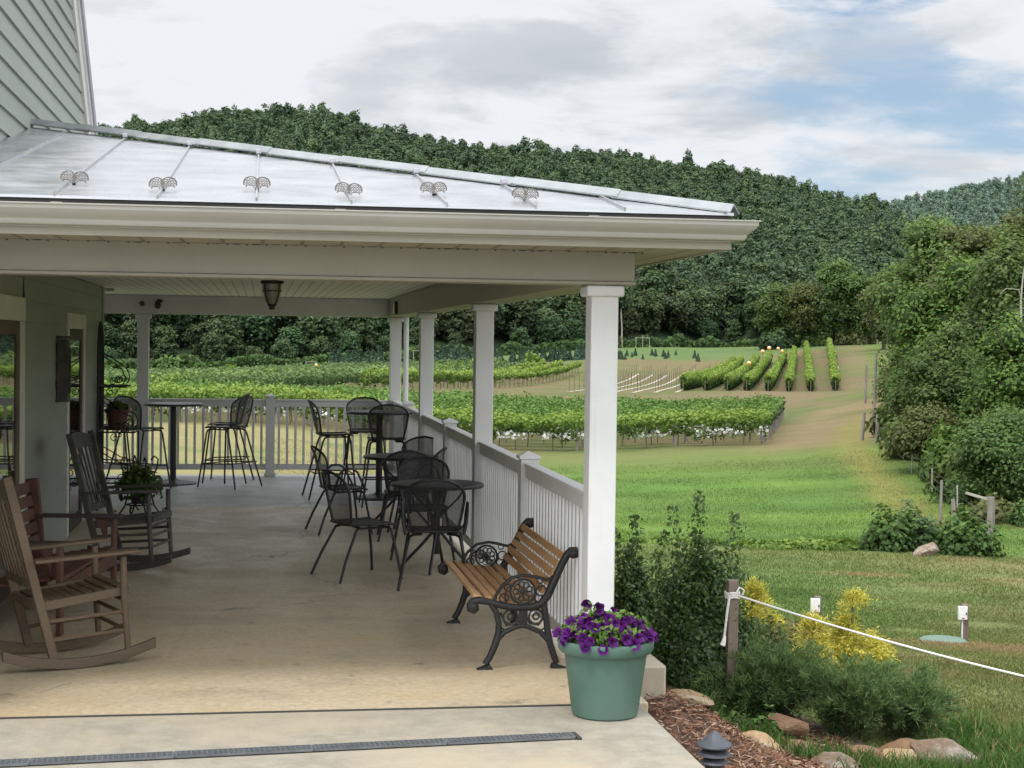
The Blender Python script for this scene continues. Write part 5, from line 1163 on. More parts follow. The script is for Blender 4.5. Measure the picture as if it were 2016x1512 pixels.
# rocking chairs
def rocker(name, mt, label, loc, face):
    e = empty(name, loc, rz_facing(*face), label, 'rocking chair', 'wooden rocking chairs on the porch'); mt = M[mt]
    run = lambda y: .03 + .16*(y+.02)**2/.25*.62
    for s in (-1, 1):
        m_ = MB(); ys = [-.46+.89*k/16 for k in range(17)]
        top = [(s*.27-.017, y, run(y)+.030) for y in ys]; bot = [(s*.27-.017, y, run(y)-.027) for y in ys][::-1]; m_.extrude(top+bot, (.034,0,0)); m_.build('rocker', mt, e, bevel=.004)
        m_ = MB(); m_.tube([(s*.27,.265,run(.265)+.02),(s*.265,.24,.42),(s*.265,.235,.63)], [.018,.021,.019], 10); m_.build('leg', mt, e)
        m_ = MB(); m_.bar((s*.255,-.165,run(-.165)+.02), (s*.252,-.435,1.115), .032, .052, (0,1,0)); m_.build('back_post', mt, e, bevel=.005)
        m_ = MB(); m_.bar((s*.275,-.29,.632), (s*.285,.32,.662), .085, .022); m_.build('arm', mt, e, bevel=.006)
        for zz in (.17, .28): m_ = MB(); m_.tube([(s*.266,.25,zz+.03),(s*.254,-.19-.07*zz,zz)], .012, 7); m_.build('stretcher', mt, e)
    for zz in (.16, .25, .33): m_ = MB(); m_.tube([(-.262,.252,zz+.04),(.262,.252,zz+.04)], .012, 7); m_.build('stretcher', mt, e)
    m_ = MB(); m_.bar((-.25,.262,.425), (.25,.262,.425), .03, .05); m_.bar((-.25,-.255,.365), (.25,-.255,.365), .03, .05)
    for s in (-1, 1): m_.bar((s*.236,.25,.425), (s*.236,-.25,.365), .03, .05)
    m_.build('seat_frame', mt, e, bevel=.004)
    for k in range(9):
        y = .235-.055*k; m_ = MB(); m_.cbox((0, y, .452-.06*(k/8)-.022*math.sin(PI*k/8)), (.47,.046,.014), Matrix.Rotation(.1, 3, 'X')); m_.build('seat_slat', mt, e, bevel=.003)
    bl = lambda z, x: -.165-.255*(z-.08)/.98 + .03*(x/.25)**2 - .03
    m_ = MB(); m_.grid(lambda u, v: ((u-.5)*.48, bl(.985+.12*v, (u-.5)*.48)-.0, .985+(.10+.028*math.sin(PI*u))*v), 10, 2); m_.v += [(x, y-.022, z) for x, y, z in m_.v]; n = 33
    m_.f += [tuple(i+n for i in f)[::-1] for f in list(m_.f)]; m_.f += [(i, i+1, i+1+n, i+n) for i in list(range(10))+list(range(22, 32))]+[(0,11,11+n,n),(11,22,22+n,11+n),(10,21,21+n,10+n),(21,32,32+n,21+n)]; m_.build('crest_rail', mt, e, bevel=.004)
    m_ = MB(); m_.bar((-.24,bl(.5,.0)+.012,.50), (.24,bl(.5,.0)+.012,.50), .028, .055); m_.build('lower_rail', mt, e, bevel=.004)
    for k in range(6):
        x = -.18+.072*k; m_ = MB(); m_.bar((x, bl(.51, 0)+.008, .50), (x*1.05, bl(.995, x)-.01, 1.005), .026, .012, (0,1,0)); m_.build('back_slat', mt, e, bevel=.002)
    return e
rocker('rocking_chair', 'rockwood', 'brown wooden rocking chair in the left foreground, facing right', (-1.108, 9.637, 0), (.916,.40))
rocker('rocking_chair', 'rockgrey', 'dark grey wooden rocking chair farther back in front of the iron rack', (-1.063, 13.50, 0), (.97,-.235))
# red stained settee against the wall
e = empty('wooden_settee', (-1.40, 11.25, 0), rz_facing(.985, -.12), 'red stained wooden settee half hidden behind the near rocking chair', 'settee')
for s in (-1, 1):
    m_ = MB(); m_.bar((s*.80,.24,0), (s*.80,.24,.575), .09, .03, (0,1,0)); m_.build('front_leg', M['redwood'], e, bevel=.004)
    m_ = MB(); m_.bar((s*.80,-.28,0), (s*.80,-.36,.86), .055, .09, (0,1,0)); m_.build('rear_leg', M['redwood'], e, bevel=.004)
    m_ = MB(); m_.bar((s*.80,-.36,.588), (s*.80,.30,.588), .12, .022); m_.build('arm', M['darkwood'], e, bevel=.005)
    m_ = MB(); m_.extrude([(s*.80-.014,.19,.575),(s*.80-.014,.10,.575),(s*.80-.014,.14,.50),(s*.80-.014,.19,.38)], (.028,0,0)); m_.build('arm_bracket', M['redwood'], e, bevel=.003)
for k in range(6): m_ = MB(); m_.cbox((0, .22-.085*k, .36-.012*k), (1.54,.075,.02)); m_.build('seat_slat', M['redwood'], e, bevel=.003)
for k in range(5): m_ = MB(); m_.cbox((0, -.30-.018*k, .42+.095*k), (1.52,.02,.08), Matrix.Rotation(.18, 3, 'X')); m_.build('back_slat', M['redwood'], e, bevel=.003)
m_ = MB(); m_.box((-.78,.245,.24), (.78,.268,.34)); m_.build('apron_board', M['redwood'], e, bevel=.003)

# wrought iron baker's rack with pot
rk_ = empty('iron_rack', (-1.60, 18.2, 0), 0, 'tall arched wrought iron plant rack standing against the house wall', 'rack')
def scroll(c, r, t0, turns, dirn, plane_y, k=.0): return [(c[0]+r*(1-.75*i/20)*math.cos(t0+dirn*turns*2*PI*i/20), plane_y, c[1]+r*(1-.75*i/20)*math.sin(t0+dirn*turns*2*PI*i/20)) for i in range(21)]
for yy in (-.30, .30): 
    m_ = MB(); m_.tube([(-.17,yy,0),(-.17,yy,1.65)], .012, 7); m_.build('upright', M['iron'], rk_)
m_ = MB(); m_.tube([(-.17,.30*math.cos(t),1.65+.42*math.sin(t)) for t in [PI*k/16 for k in range(17)]], .012, 7)
for yy in (-.2,-.1,0,.1,.2): m_.tube([(-.17,yy,.5),(-.17,yy,1.65+.38*math.sqrt(1-(yy/.3)**2))], .006, 6)
m_.build('arched_back', M['iron'], rk_)
for zz, d in ((1.36,.30),(.86,.40),(.30,.46)):
    m_ = MB(); m_.tube([(-.17,-.3,zz),(-.17+d,-.3,zz),(-.17+d,.3,zz),(-.17,.3,zz)], .010, 7, True)
    for k in range(7): m_.tube([(-.17+d*(k+.5)/7,-.3,zz),(-.17+d*(k+.5)/7,.3,zz)], .005, 5)
    sh_ = m_.build('shelf', M['iron'], rk_)
    for yy in (-.30, .30):
        m_ = MB(); m_.tube([(-.16,yy,zz+.36),(-.06,yy,zz+.30),(.02,yy,zz+.25),(-.17+d*.88,yy,zz+.18),(-.17+d*.98,yy,zz+.10),(-.17+d*.9,yy,zz+.02)], .007, 6)
        m_.tube(scroll((-.17+d*.55, zz+.055), .05, 0, 1.2, 1, yy), .006, 6); m_.tube(scroll((-.17+d*.75, zz+.07), .045, PI, 1.2, -1, yy), .006, 6); m_.tube(scroll((-.17+d*.45, zz-.06), .045, PI/2, 1.2, 1, yy), .005, 6); m_.build('scroll_bracket', M['iron'], sh_, 60)
for yy in (-.30, .30): m_ = MB(); m_.tube([(.27,yy,.30),(.29,yy,.15),(.24,yy,.05),(.28,yy,.0)], .010, 6); m_.build('leg', M['iron'], rk_)
def leafy(name, parent, c, r, nq, size, mt, seed, flat=.8, trail=0):
    rng = np.random.default_rng(seed); d = rand_dirs(nq, rng); d[:,2] = np.abs(d[:,2])*flat - trail*rng.random(nq)
    P = np.array(c)+d*r*rng.uniform(.4, 1.05, (nq, 1)); V, F = leaf_quads(P, d+np.array([0,0,.5]), size, rng, .6, 1.3); T = np.clip(.35+.4*d[:,2]+rng.normal(0, .15, nq), 0, 1)
    return np_obj(name, V, F, M[mt], parent, tint=T)
e = empty('potted_plant', (-1.58, 18.12, .872), 0, 'terracotta pot with a small dark plant on the middle shelf of the iron rack', 'potted plant')
m_ = MB(); m_.lathe([(.085,0),(.12,.19),(.135,.192),(.137,.235),(.12,.236),(.115,.215),(.01,.21)], 22); m_.build('pot', M['terracotta'], e, 30); leafy('foliage', e, (0,0,.22), .13, 160, .05, 'leaf_box', 5)
# low plant stand with ivy
e = empty('plant_stand', (-1.25, 17.0, 0), 0, 'low wrought iron plant stand with curled feet beside the grey rocking chair', 'plant stand')
for r_, z_ in ((.15,.50),(.13,.16)): m_ = MB(); m_.tube([(r_*math.cos(t),r_*math.sin(t),z_) for t in [k*PI/10 for k in range(20)]], .008, 6, True); m_.build('ring', M['iron'], e, 60)
for k in range(4):
    t = k*PI/2+.4; c, s = math.cos(t), math.sin(t); m_ = MB(); pts = [(.12,.62),(.16,.66),(.20,.63),(.19,.55),(.14,.42),(.12,.28),(.16,.14),(.22,.06),(.27,.03),(.30,.06),(.28,.11),(.245,.095)]
    m_.tube([(r*c, r*s, z) for r, z in pts], .009, 7); m_.build('leg', M['iron'], e, 60)
e = empty('ivy_plant', (-1.25, 17.0, .17), 0, 'bushy ivy plant in a dark pot sitting in the low plant stand', 'potted plant')
m_ = MB(); m_.lathe([(.08,0),(.115,.2),(.12,.22),(.105,.22),(.01,.2)], 18); m_.build('pot', M['dark'], e, 30); leafy('foliage', e, (0,0,.22), .24, 700, .05, 'leaf_right', 8, .9, .8)

# ------------------------------------------------------------------ planter with petunias
e = empty('flower_pot', (1.765, 7.985, -.004), 0, 'large green plastic planter at the corner of the apron', 'planter')
m_ = MB(); m_.lathe([(.001,.0),(.155,.0),(.168,.008),(.172,.02),(.214,.325),(.2165,.327),(.236,.331),(.246,.345),(.250,.385),(.247,.394),(.236,.396),(.230,.385),(.222,.35)], 64); m_.build('body', M['pot_green'], e, 30)
m_ = MB(); m_.lathe([(.001,.355),(.224,.348)], 40); m_.build('soil', M['soil'], e)
e = empty('petunia_plant', (1.765, 7.985, .345), 0, 'mound of deep purple petunias growing in the green planter', 'flowers')
rng = np.random.default_rng(77)
k = 3000; a = rng.uniform(0, 2*PI, k); r = np.sqrt(rng.random(k))*.222
hgt = .045+.085*(1-(r/.26)**2)+.045*vnoise(r*np.cos(a)+5, r*np.sin(a)+5, .08, 2)
P = np.stack([r*np.cos(a), r*np.sin(a), hgt*rng.uniform(-.1, 1.15, k)], 1)
edge = r > .2; P[edge, 2] += .015
P2 = np.array([-.075,-.02,.10])+rng.normal(0, 1, (220, 3))*np.array([.03,.03,.055]); P = np.concatenate([P, P2])
V, F = leaf_quads(P, np.tile([0,-.35,.8], (len(P), 1)), .020, rng, .75, 1.9); np_obj('foliage', V, F, M['leaf_pet'], e, tint=np.clip(.35+P[:,2]*2.2+rng.normal(0, .17, len(P)), 0, 1))
def blossom_mb(seed):
    rr = random.Random(seed); m_ = MB(); n = 20; vs = [(0, 0, -.018)]; R0 = .030
    for k in range(n): t = 2*PI*k/n; vs.append((.010*math.cos(t), .010*math.sin(t), -.004))
    for k in range(n):
        t = 2*PI*k/n; w = R0*(1-.13*abs(math.cos(2.5*t)))*(1+rr.uniform(-.05, .05)); vs.append((w*math.cos(t), w*math.sin(t), .004+rr.uniform(-.006, .006)-.006*math.cos(5*t)))
    fs = [(0, 1+k, 1+(k+1) % n) for k in range(n)] + [(1+k, 1+n+k, 1+n+(k+1) % n, 1+(k+1) % n) for k in range(n)]
    m_.add(vs, fs); m_.tube([(0,0,-.045), (0,0,-.016)], [.003,.006], 6); return m_
bp = [blossom_mb(i).build('blossom', M['purple'], e, 60, recalc=False) for i in range(4)]
for i in range(86):
    o = bp[i % 4] if i < 4 else bp[i % 4].copy()
    if i >= 4: COL.objects.link(o); o.parent = e
    if i < 6: x, y, z = -.075+random.uniform(-.05,.05), -.03+random.uniform(-.04,.04), .14+random.uniform(0,.11); nv = Vector((random.uniform(-.6,.6), -1, random.uniform(-.2,.6)))
    else:
        t = random.uniform(0, 2*PI) if i % 3 else random.uniform(PI*1.05, PI*1.95); rr = .265*math.sqrt(random.uniform(.02, 1)); x, y = rr*math.cos(t), rr*math.sin(t)
        z = .065+.085*(1-(rr/.27)**2)+random.uniform(-.015,.035) - (random.uniform(0,.04) if rr > .235 else 0); nv = Vector((x*4+random.uniform(-.4,.4), y*4-.45+random.uniform(-.4,.4), .55+random.uniform(-.3,.3)))
    o.location = (x, y, z); o.rotation_euler = nv.to_track_quat('Z', 'Y').to_euler(); s = random.uniform(.8, 1.2); o.scale = (s, s, s)

# ------------------------------------------------------------------ flower bed beside the apron
nx_, ny_ = 60, 90; xs = np.linspace(2.0, 3.9, nx_); ys = np.linspace(5.6, 10.8, ny_); X, Y = np.meshgrid(xs, ys); 
lim = np.interp(Y, [5.6,7.6,8.6,9.6,10.8], [2.55,3.0,3.45,3.6,3.3]); X = 2.0 + (X-2.0)/1.9*(lim-2.0+.25*fbm(X, Y, .8, 2))
Z = ground_z(X, Y)+.018+.03*fbm(X, Y, .25, 7); V = np.stack([X, Y, Z], -1).reshape(-1, 3); i = np.arange(ny_-1)[:,None]*nx_+np.arange(nx_-1)[None]; F = np.stack([i, i+1, i+nx_+1, i+nx_], -1).reshape(-1, 4)
M['mulch'] = mat('mulch_soil', (.085,.045,.028), (.16,.09,.055), 30, .95, bump=.8, bscale=60, c3=(.05,.028,.02), s3=9)
tag(np_obj('mulch_bed', V, F, M['mulch'], smooth=True), kind='structure')
k = 15000; rng = np.random.default_rng(31); y = rng.uniform(5.8, 10.6, k); lim = np.interp(y, [5.6,7.6,8.6,9.6,10.8], [2.6,3.05,3.5,3.65,3.3]); x = 2.02+(lim-2.02)*rng.random(k)
z = ground_z(x, y)+.045+rng.random(k)*.016; a = rng.uniform(0, PI, k); l = rng.uniform(.008, .034, k); w = rng.uniform(.0015, .0045, k); dz = rng.normal(0, .3, k)*l
t = np.stack([np.cos(a)*l, np.sin(a)*l, dz], 1); b = np.stack([-np.sin(a)*w, np.cos(a)*w, rng.normal(0, .002, k)], 1); C_ = np.stack([x, y, z], 1)
V = np.stack([C_-t-b, C_+t-b*.6, C_+t+b*.7, C_-t+b], 1).reshape(-1, 3); cc = np.array([(.15,.075,.045)])*rng.uniform(.45, 1.6, (k, 1)); pale = rng.random(k) < .22; cc[pale] = np.array([.33,.235,.16])*rng.uniform(.7, 1.2, (pale.sum(), 1))
M['chips'] = colmat('bark_chips', .9, 20, .25)
tag(np_obj('wood_mulch', V, np.arange(4*k).reshape(-1, 4), M['chips'], colr=cc), 'loose reddish brown bark mulch spread over the flower bed', 'mulch', kind='stuff')
GR = 'rocks edging the flower bed'
def rk2(x, y, sz, m_, lb, sd, rz=0, tilt=(0, 0), dz=.0, box=0): sz = (sz[0]*.86, sz[1]*.82, sz[2]*.72); rock('rock', (x, y, gz(x, y)+sz[2]*.33+dz), sz, m_, lb, 'rock', sd, rz, tilt, GR, box)
rk2(2.62, 9.55, (.36,.30,.11), 'stone', 'flat squared tan stone lying on the mulch left of the rope post', 71, -.25, (0,.05), .02, .62)
rk2(2.93, 8.95, (.36,.17,.17), 'stone', 'long yellowish rock in front of the junipers, leftmost of the edging', 72, -.75, (0,.25))
rk2(3.27, 9.42, (.30,.2,.15), 'stone_red', 'tilted reddish brown slab rock at the top of the edging pile', 73, -.3, (0,.2), .09, .3)
rk2(3.20, 9.1, (.25,.2,.16), 'stone_red', 'rounded brown rock under the tilted reddish slab', 74, .5)
rk2(3.27, 8.66, (.34,.22,.19), 'stone_grey', 'pale lichen-flecked rock at the front of the edging', 75, -.5, (0,.1))
rk2(3.06, 8.62, (.22,.14,.07), 'stone', 'thin tan rock lying flat before the pale lichen-flecked rock', 76, .3)
rk2(3.55, 8.98, (.30,.28,.22), 'stone_red', 'upright brown rock shaded by the junipers', 77, .3)
rk2(3.78, 8.98, (.30,.26,.20), 'stone', 'yellow-brown broken rock right of the upright brown rock', 78, .9)
rk2(4.08, 8.95, (.46,.30,.25), 'stone_grey', 'biggest grey-brown rock at the right end of the edging', 79, -.45, (0,.15), .03)
rk2(3.98, 9.35, (.36,.2,.14), 'stone_red', 'low brown rock behind the biggest grey-brown rock', 80, .1)
rk2(3.35, 10.75, (.26,.2,.16), 'stone_grey', 'pinkish grey rock half hidden beside the yellow shrubs', 81, .4, dz=.12)
# path light and pipe
e = empty('path_light', (2.24, 7.6, gz(2.24, 7.6)), 0, 'dark metal tiered path light standing in the mulch', 'path light'); zt = -.008-gz(2.24, 7.6)
m_ = MB(); m_.lathe([(.088,zt-.077),(.090,zt-.070),(.086,zt-.062),(.05,zt-.040),(.034,zt-.022),(.018,zt-.008),(.004,zt)], 28); m_.build('cap', M['lamp'], e, 30)
m_ = MB(); m_.lathe([(.030,zt-.075),(.030,zt-.125)], 18); m_.build('lens', M['frost'], e)
m_ = MB(); m_.lathe([(.084,zt-.118),(.082,zt-.112),(.055,zt-.093),(.036,zt-.088)], 28); m_.build('shade', M['lamp'], e, 30)
m_ = MB(); m_.lathe([(.070,zt-.158),(.068,zt-.152),(.05,zt-.136),(.036,zt-.130)], 28); m_.build('shade', M['lamp'], e, 30)
m_ = MB(); m_.lathe([(.045,zt-.225),(.045,zt-.165),(.036,zt-.155),(.033,zt-.12)], 18); m_.build('body', M['lamp'], e, 30)
m_ = MB(); m_.lathe([(.018,-.1),(.018,zt-.225)], 12); m_.build('stake', M['lamp'], e)
m_ = MB(); n = 44; pts = [Vector((2.075+.006*i-.0, 7.78-.0015*i, gz(2.1, 7.75)+.13+.012*math.sin(i*.12))) for i in range(n//2)]; m_.tube(pts, [.018 if i % 2 else .024 for i in range(len(pts))], 10)
tag(m_.build('corrugated_pipe', M['black'], None, 60), 'short black corrugated drain pipe end beside the path light', 'pipe')
# rope barrier
e = wood_post('rope_post', 2.99, 9.8, .895, .036, 'weathered square post holding the white rope', 'post', 'post'); 
e.children[0].data = (lambda b: (b.cbox((0,0,.32), (.068,.068,1.16)), b.build('tmp', M['post'], None))[1])(MB()).data; bpy.data.objects.remove(bpy.data.objects['tmp']); bv = e.children[0].modifiers.new('bevel', 'BEVEL'); bv.width = .006; bv.segments = 2
zp = gz(2.99, 9.8)
A = Vector((2.99+.036, 9.77, zp+.80)); B = Vector((5.62, 7.25, gz(5.62, 7.25)+.66))
rp = MB(); rp.tube([A+(B-A)*t+Vector((0,0,-.16*t*(1-t)*2)) for t in [k/24 for k in range(25)]], .0068, 7)
for k in range(3): rp.tube([(2.99+.045*math.cos(t), 9.8+.045*math.sin(t), zp+.79+.014*k+.004*math.sin(t*3)) for t in [2*PI*i/16 for i in range(16)]], .007, 6, True)
rp.tube([(2.99-.03, 9.76, zp+.80), (2.945, 9.75, zp+.72), (2.93, 9.75, zp+.58), (2.925, 9.75, zp+.53)], .008, 6); rp.tube([(2.93,9.75,zp+.55),(2.922,9.748,zp+.51),(2.915,9.75,zp+.49)], [.009,.016,.019], 7)
rp.tube([(2.99, 9.75, zp+.80), (3.02, 9.745, zp+.86), (3.05, 9.745, zp+.84), (3.04, 9.75, zp+.81)], .0065, 6)
tag(rp.build('rope', M['rope'], None, 60), 'white rope strung from the weathered post down to the lower right', 'rope')
wood_post('rope_post', 5.64, 7.25, .75, .036, 'second rope post at the lower end of the white rope', 'post', 'post')
# white boxes on short posts, green lid
def box_post(x, y, label):
    e = empty('utility_post', (x, y, gz(x, y)), 0, label, 'post', 'white boxes on short posts on the lawn'); h = .56
    m_ = MB(); m_.box((-.045,-.045,-.2), (.045,.045,h)); m_.build('shaft', M['post'], e, bevel=.006)
    m_ = MB(); m_.box((-.135,-.10,h-.22), (.0,-.048,h-.02)); b = m_.build('enclosure', M['whitebox'], e, bevel=.008)
    m_ = MB(); m_.box((-.085,-.106,h-.20), (-.05,-.1005,h-.185)); m_.build('label_mark', M['red'], b); m_ = MB(); m_.box((-.03,-.112,h-.14), (-.015,-.1005,h-.11)); m_.build('latch', M['dark'], b)
    m_ = MB(); m_.tube([(-.062,-.06,-.15),(-.062,-.06,h-.2205)], .013, 8); m_.build('conduit', M['trim'], e)
box_post(10.26, 22.0, 'short post with a white box on the open lawn beside the green lid'); box_post(8.0, 22.0, 'short post with a white box behind the yellow shrubs')
m_ = MB(); g0 = gz(9.75, 21.6); m_.lathe([(.33,0),(.335,.03),(.31,.05),(.22,.065),(.01,.07)], 36, (9.75, 21.6, g0)); tag(m_.build('septic_lid', M['lid'], None, 30), 'round green plastic lid set in the lawn beside the white box post', 'lid')

# boxwoods, junipers, golden cypress
def boxwood(x, y, h, w, label, seed, nshoot=26, nleaf=26000, base=None):
    zb = gz(x, y) if base is None else base; e = empty('boxwood', (x, y, zb), 0, label, 'bush', 'boxwood bushes beside the porch'); rng = np.random.default_rng(seed)
    n1 = int(nleaf*.95); d = rand_dirs(n1, rng); d[:,2] = np.abs(d[:,2])*1.0-.25*(rng.random(n1) < .3); lump = 1+.16*np.sin(d[:,0]*7+seed)*np.sin(d[:,2]*6+1)+.12*np.cos(d[:,1]*8+d[:,2]*3)
    taper = 1-.52*np.clip(d[:,2], 0, 1)**1.3
    P = d*np.stack([w*.5*taper, w*.5*taper, np.full(n1, h*.56)], 1)*(lump*rng.uniform(.45, 1.06, n1)**.6)[:,None]+np.array([0,0,h*.10]); P[:,2] = np.maximum(P[:,2], .01)
    NN = [d]; PP = [P]; TT = [.25+.32*d[:,2]+rng.normal(0, .16, n1)]
    for s in range(nshoot):
        a = rng.uniform(0, 2*PI); r = w*.40*math.sqrt(rng.random()); top = h*(.48+.40*rng.random()*(1-(r/(w*.5))**2)); b = h*.30
        if s < 4: top = h*[1.0,.93,.90,.80][s]; a = [1.8, 3.0, .2, 2.5][s]; r = w*[.06,.22,.30,.12][s]
        k = int((top-b)/h*430); t = rng.random(k); lx, ly = rng.normal(0, .04, 2); th = .050*(1-t)**.8+.017
        q = np.stack([r*math.cos(a)+lx*t+rng.normal(0, 1, k)*th, r*math.sin(a)+ly*t+rng.normal(0, 1, k)*th, b+(top-b)*t], 1); PP.append(q); nn = rng.normal(0, 1, (k, 3))+np.array([0,0,.6]); NN.append(nn/np.linalg.norm(nn, axis=1, keepdims=True)); TT.append(.42+.25*t+rng.normal(0, .18, k))
    P = np.concatenate(PP); V, F = leaf_quads(P, np.concatenate(NN), .021, rng, .6, 1.6); np_obj('foliage', V, F, M['leaf_box'], e, tint=np.clip(np.concatenate(TT), 0, 1))
    m_ = MB()
    for j in range(7): t = j*.9; m_.tube([(0,0,-.05), (.12*w*math.cos(t), .12*w*math.sin(t), h*.4), (.22*w*math.cos(t), .22*w*math.sin(t), h*.55)], [.012,.007,.003], 6)
    m_.build('stem', M['bark'], e); return e
boxwood(2.905, 10.15, 1.40, .74, 'large dark boxwood with ragged upright shoots behind the rope post', 91, 36, 52000)
boxwood(2.80, 11.7, 1.22, .50, 'smaller dark boxwood showing just right of the nearest column', 92, 20, 22000)
def juniper(x, y, w, d, h, label, seed, n=150, mt='leaf_jun'):
    e = empty('juniper', (x, y, gz(x, y)), 0, label, 'shrub', 'spreading junipers behind the edging rocks'); rng = np.random.default_rng(seed); PP = []; NN = []; TT = []; st = MB()
    for i in range(n):
        a = rng.uniform(0, 2*PI); rr = rng.uniform(.35, 1.0); tip = np.array([math.cos(a)*w*.55*rr, math.sin(a)*d*.55*rr, h*rng.uniform(.45, 1.25)*(1-.3*rr)]); b = np.array([tip[0]*.12, tip[1]*.12, .03])
        k = 95; t = rng.random(k)**.75; bend = np.array([0, 0, h*.25])*np.sin(t*PI)[:, None]
        q = b+(tip-b)*t[:,None]+bend+rng.normal(0, 1, (k, 3))*(.045*(1.1-t))[:,None]; dirn = (tip-b)/np.linalg.norm(tip-b)
        PP.append(q); TT.append(.18+.5*t*(q[:,2]/h)+rng.normal(0, .12, k)); NN.append(np.tile(dirn, (k, 1)))
        if i % 6 == 0: st.tube([b, b+(tip-b)*.5+np.array([0,0,h*.22]), tip], [.006,.004,.002], 4)
    P = np.concatenate(PP); D = np.concatenate(NN); k = len(P); dv = D+rng.normal(0, .55, (k, 3)); dv /= np.linalg.norm(dv, axis=1, keepdims=True); side = np.cross(dv, rng.normal(0, 1, (k, 3))); side /= np.linalg.norm(side, axis=1, keepdims=True)
    L = rng.uniform(.022, .055, k)[:,None]; W = rng.uniform(.002, .004, k)[:,None]; V = np.stack([P-side*W, P+dv*L*.6-side*W, P+dv*L, P+side*W], 1).reshape(-1, 3)
    np_obj('foliage', V, np.arange(4*k).reshape(-1, 4), M[mt], e, tint=np.clip(np.concatenate(TT), 0, 1)); st.build('stem', M['bark'], e); return e
juniper(3.02, 9.78, .62, .50, .36, 'dark low juniper spreading around the foot of the rope post', 101, 120)
juniper(3.28, 9.85, .85, .75, .56, 'bushy juniper right of the rope post in the middle of the bed', 102, 190)
juniper(3.72, 9.65, .88, .75, .52, 'wide juniper below the yellow shrubs, second from the right', 103, 190)
juniper(4.14, 9.75, .78, .70, .44, 'lighter juniper at the right end of the bed above the biggest rock', 104, 140)
juniper(3.10, 10.5, .80, .70, .62, 'taller shaded juniper between the boxwood and the yellow shrubs', 105, 170)
def cypress(x, y, h, w, label, seed, tiers):
    e = empty('golden_cypress', (x, y, gz(x, y)), 0, label, 'shrub', 'golden thread cypress shrubs'); rng = np.random.default_rng(seed); PP = []; TT = []
    for (cx, cy, z0, z1, ww, n) in tiers:
        nc = max(10, n//45)
        for c in range(nc):
            t = rng.random(); a = rng.uniform(0, 2*PI); r = ww*.5*(1-t*.72)*rng.uniform(.35, 1.12); cc = np.array([cx+r*math.cos(a), cy+r*math.sin(a), z0+(z1-z0)*t+rng.normal(0, .02)])
            k = 75; q = cc+rng.normal(0, 1, (k, 3))*np.array([.036,.036,.024]); q[:,2] -= .25*np.hypot(q[:,0]-cc[0], q[:,1]-cc[1]); PP.append(q); TT.append(.28+.42*r/(ww*.5)*.8+rng.normal(0, .09)+(q[:,2]-cc[2])*5+rng.normal(0, .14, k))
    P = np.concatenate(PP); k = len(P); out = P-np.array([0,0,h*.4]); out[:,2] *= .5; out /= np.linalg.norm(out, axis=1, keepdims=True); dv = out+rng.normal(0, .75, (k, 3))+np.array([0,0,-.15]); dv /= np.linalg.norm(dv, axis=1, keepdims=True)
    side = np.cross(dv, rng.normal(0, 1, (k, 3))); side /= np.linalg.norm(side, axis=1, keepdims=True); L = rng.uniform(.018, .05, k)[:,None]; W = rng.uniform(.0022, .0048, k)[:,None]
    V = np.stack([P-side*W, P+dv*L*.55-side*W*1.3, P+dv*L, P+side*W], 1).reshape(-1, 3); np_obj('foliage', V, np.arange(4*k).reshape(-1, 4), M['leaf_gold'], e, tint=np.clip(np.concatenate(TT), 0, 1))
    m_ = MB(); m_.tube([(0,0,-.05),(.01,0,h*.85)], [.018,.004], 6); m_.build('stem', M['bark'], e); return e
cypress(4.32, 13.5, .66, .5, 'bright yellow shrub half hidden behind the boxwood', 111, [(.0,0,.34,.70,.28,1700),(.17,0,.12,.36,.40,1900),(-.1,0,.05,.48,.4,1500)])
cypress(4.28, 11.9, .62, .5, 'rounded golden shrub left of the split-topped yellow shrub', 112, [(0,0,.14,.50,.30,2300),(.0,-.05,.0,.28,.50,2700)])
cypress(4.72, 12.2, .84, .6, 'golden shrub with a thin tuft standing above it, right of the rounded one', 113, [(-.04,0,.20,.52,.30,2000),(.03,0,.58,.70,.26,420),(.14,-.06,.0,.34,.52,3200),(-.12,0,.0,.34,.36,1500)])
bush('shrub', 4.35, 13.0, .5, .38, 'leaf_brown', 'small reddish green shrub behind the golden shrubs', 'shrub', 1200, .035, 121)

# ------------------------------------------------------------------ grass
def blades(name, x, y, h, w, lean, colscale, rng, mt, label, bright=1.0, cols=None):
    k = len(x); z = ground_z(x, y); a = rng.uniform(0, 2*PI, k); hh = h*rng.uniform(.5, 1.2, k); ww = w*rng.uniform(.7, 1.3, k); b = np.stack([np.cos(a)*ww, np.sin(a)*ww, np.zeros(k)], 1); t = rng.uniform(0, 2*PI, k); ln = hh*lean*rng.random(k)
    tip = np.stack([np.cos(t)*ln, np.sin(t)*ln, hh], 1); mid = tip*np.array([.4,.4,.6]); C_ = np.stack([x, y, z-.004], 1)
    V = np.stack([C_-b, C_+b, C_+mid+b*.8, C_+tip, C_+mid-b*.8], 1).reshape(-1, 3); i = np.arange(k)*5; F = np.concatenate([np.stack([i, i+1, i+2, i+4], 1), np.stack([i+4, i+2, i+3, i+3], 1)])
    c = (ground_col(x, y) if cols is None else cols)*rng.uniform(1-colscale, 1+colscale, (k, 1))*bright
    F3 = np.stack([i+4, i+2, i+3], 1); Fq = np.stack([i, i+1, i+2, i+4], 1)
    Fall = np.concatenate([np.stack([i, i+1, i+2], 1), np.stack([i, i+2, i+4], 1), F3]); o = np_obj(name, V, Fall, mt, colr=np.concatenate([c, c, c])); tag(o, label, 'grass', kind='stuff'); return o
rng = np.random.default_rng(41)
def wedge(k, d0, d1, th0, th1, pw=1.0):
    d = d0*(d1/d0)**(rng.random(k)**pw); th = rng.uniform(th0, th1, k); return d*th, d
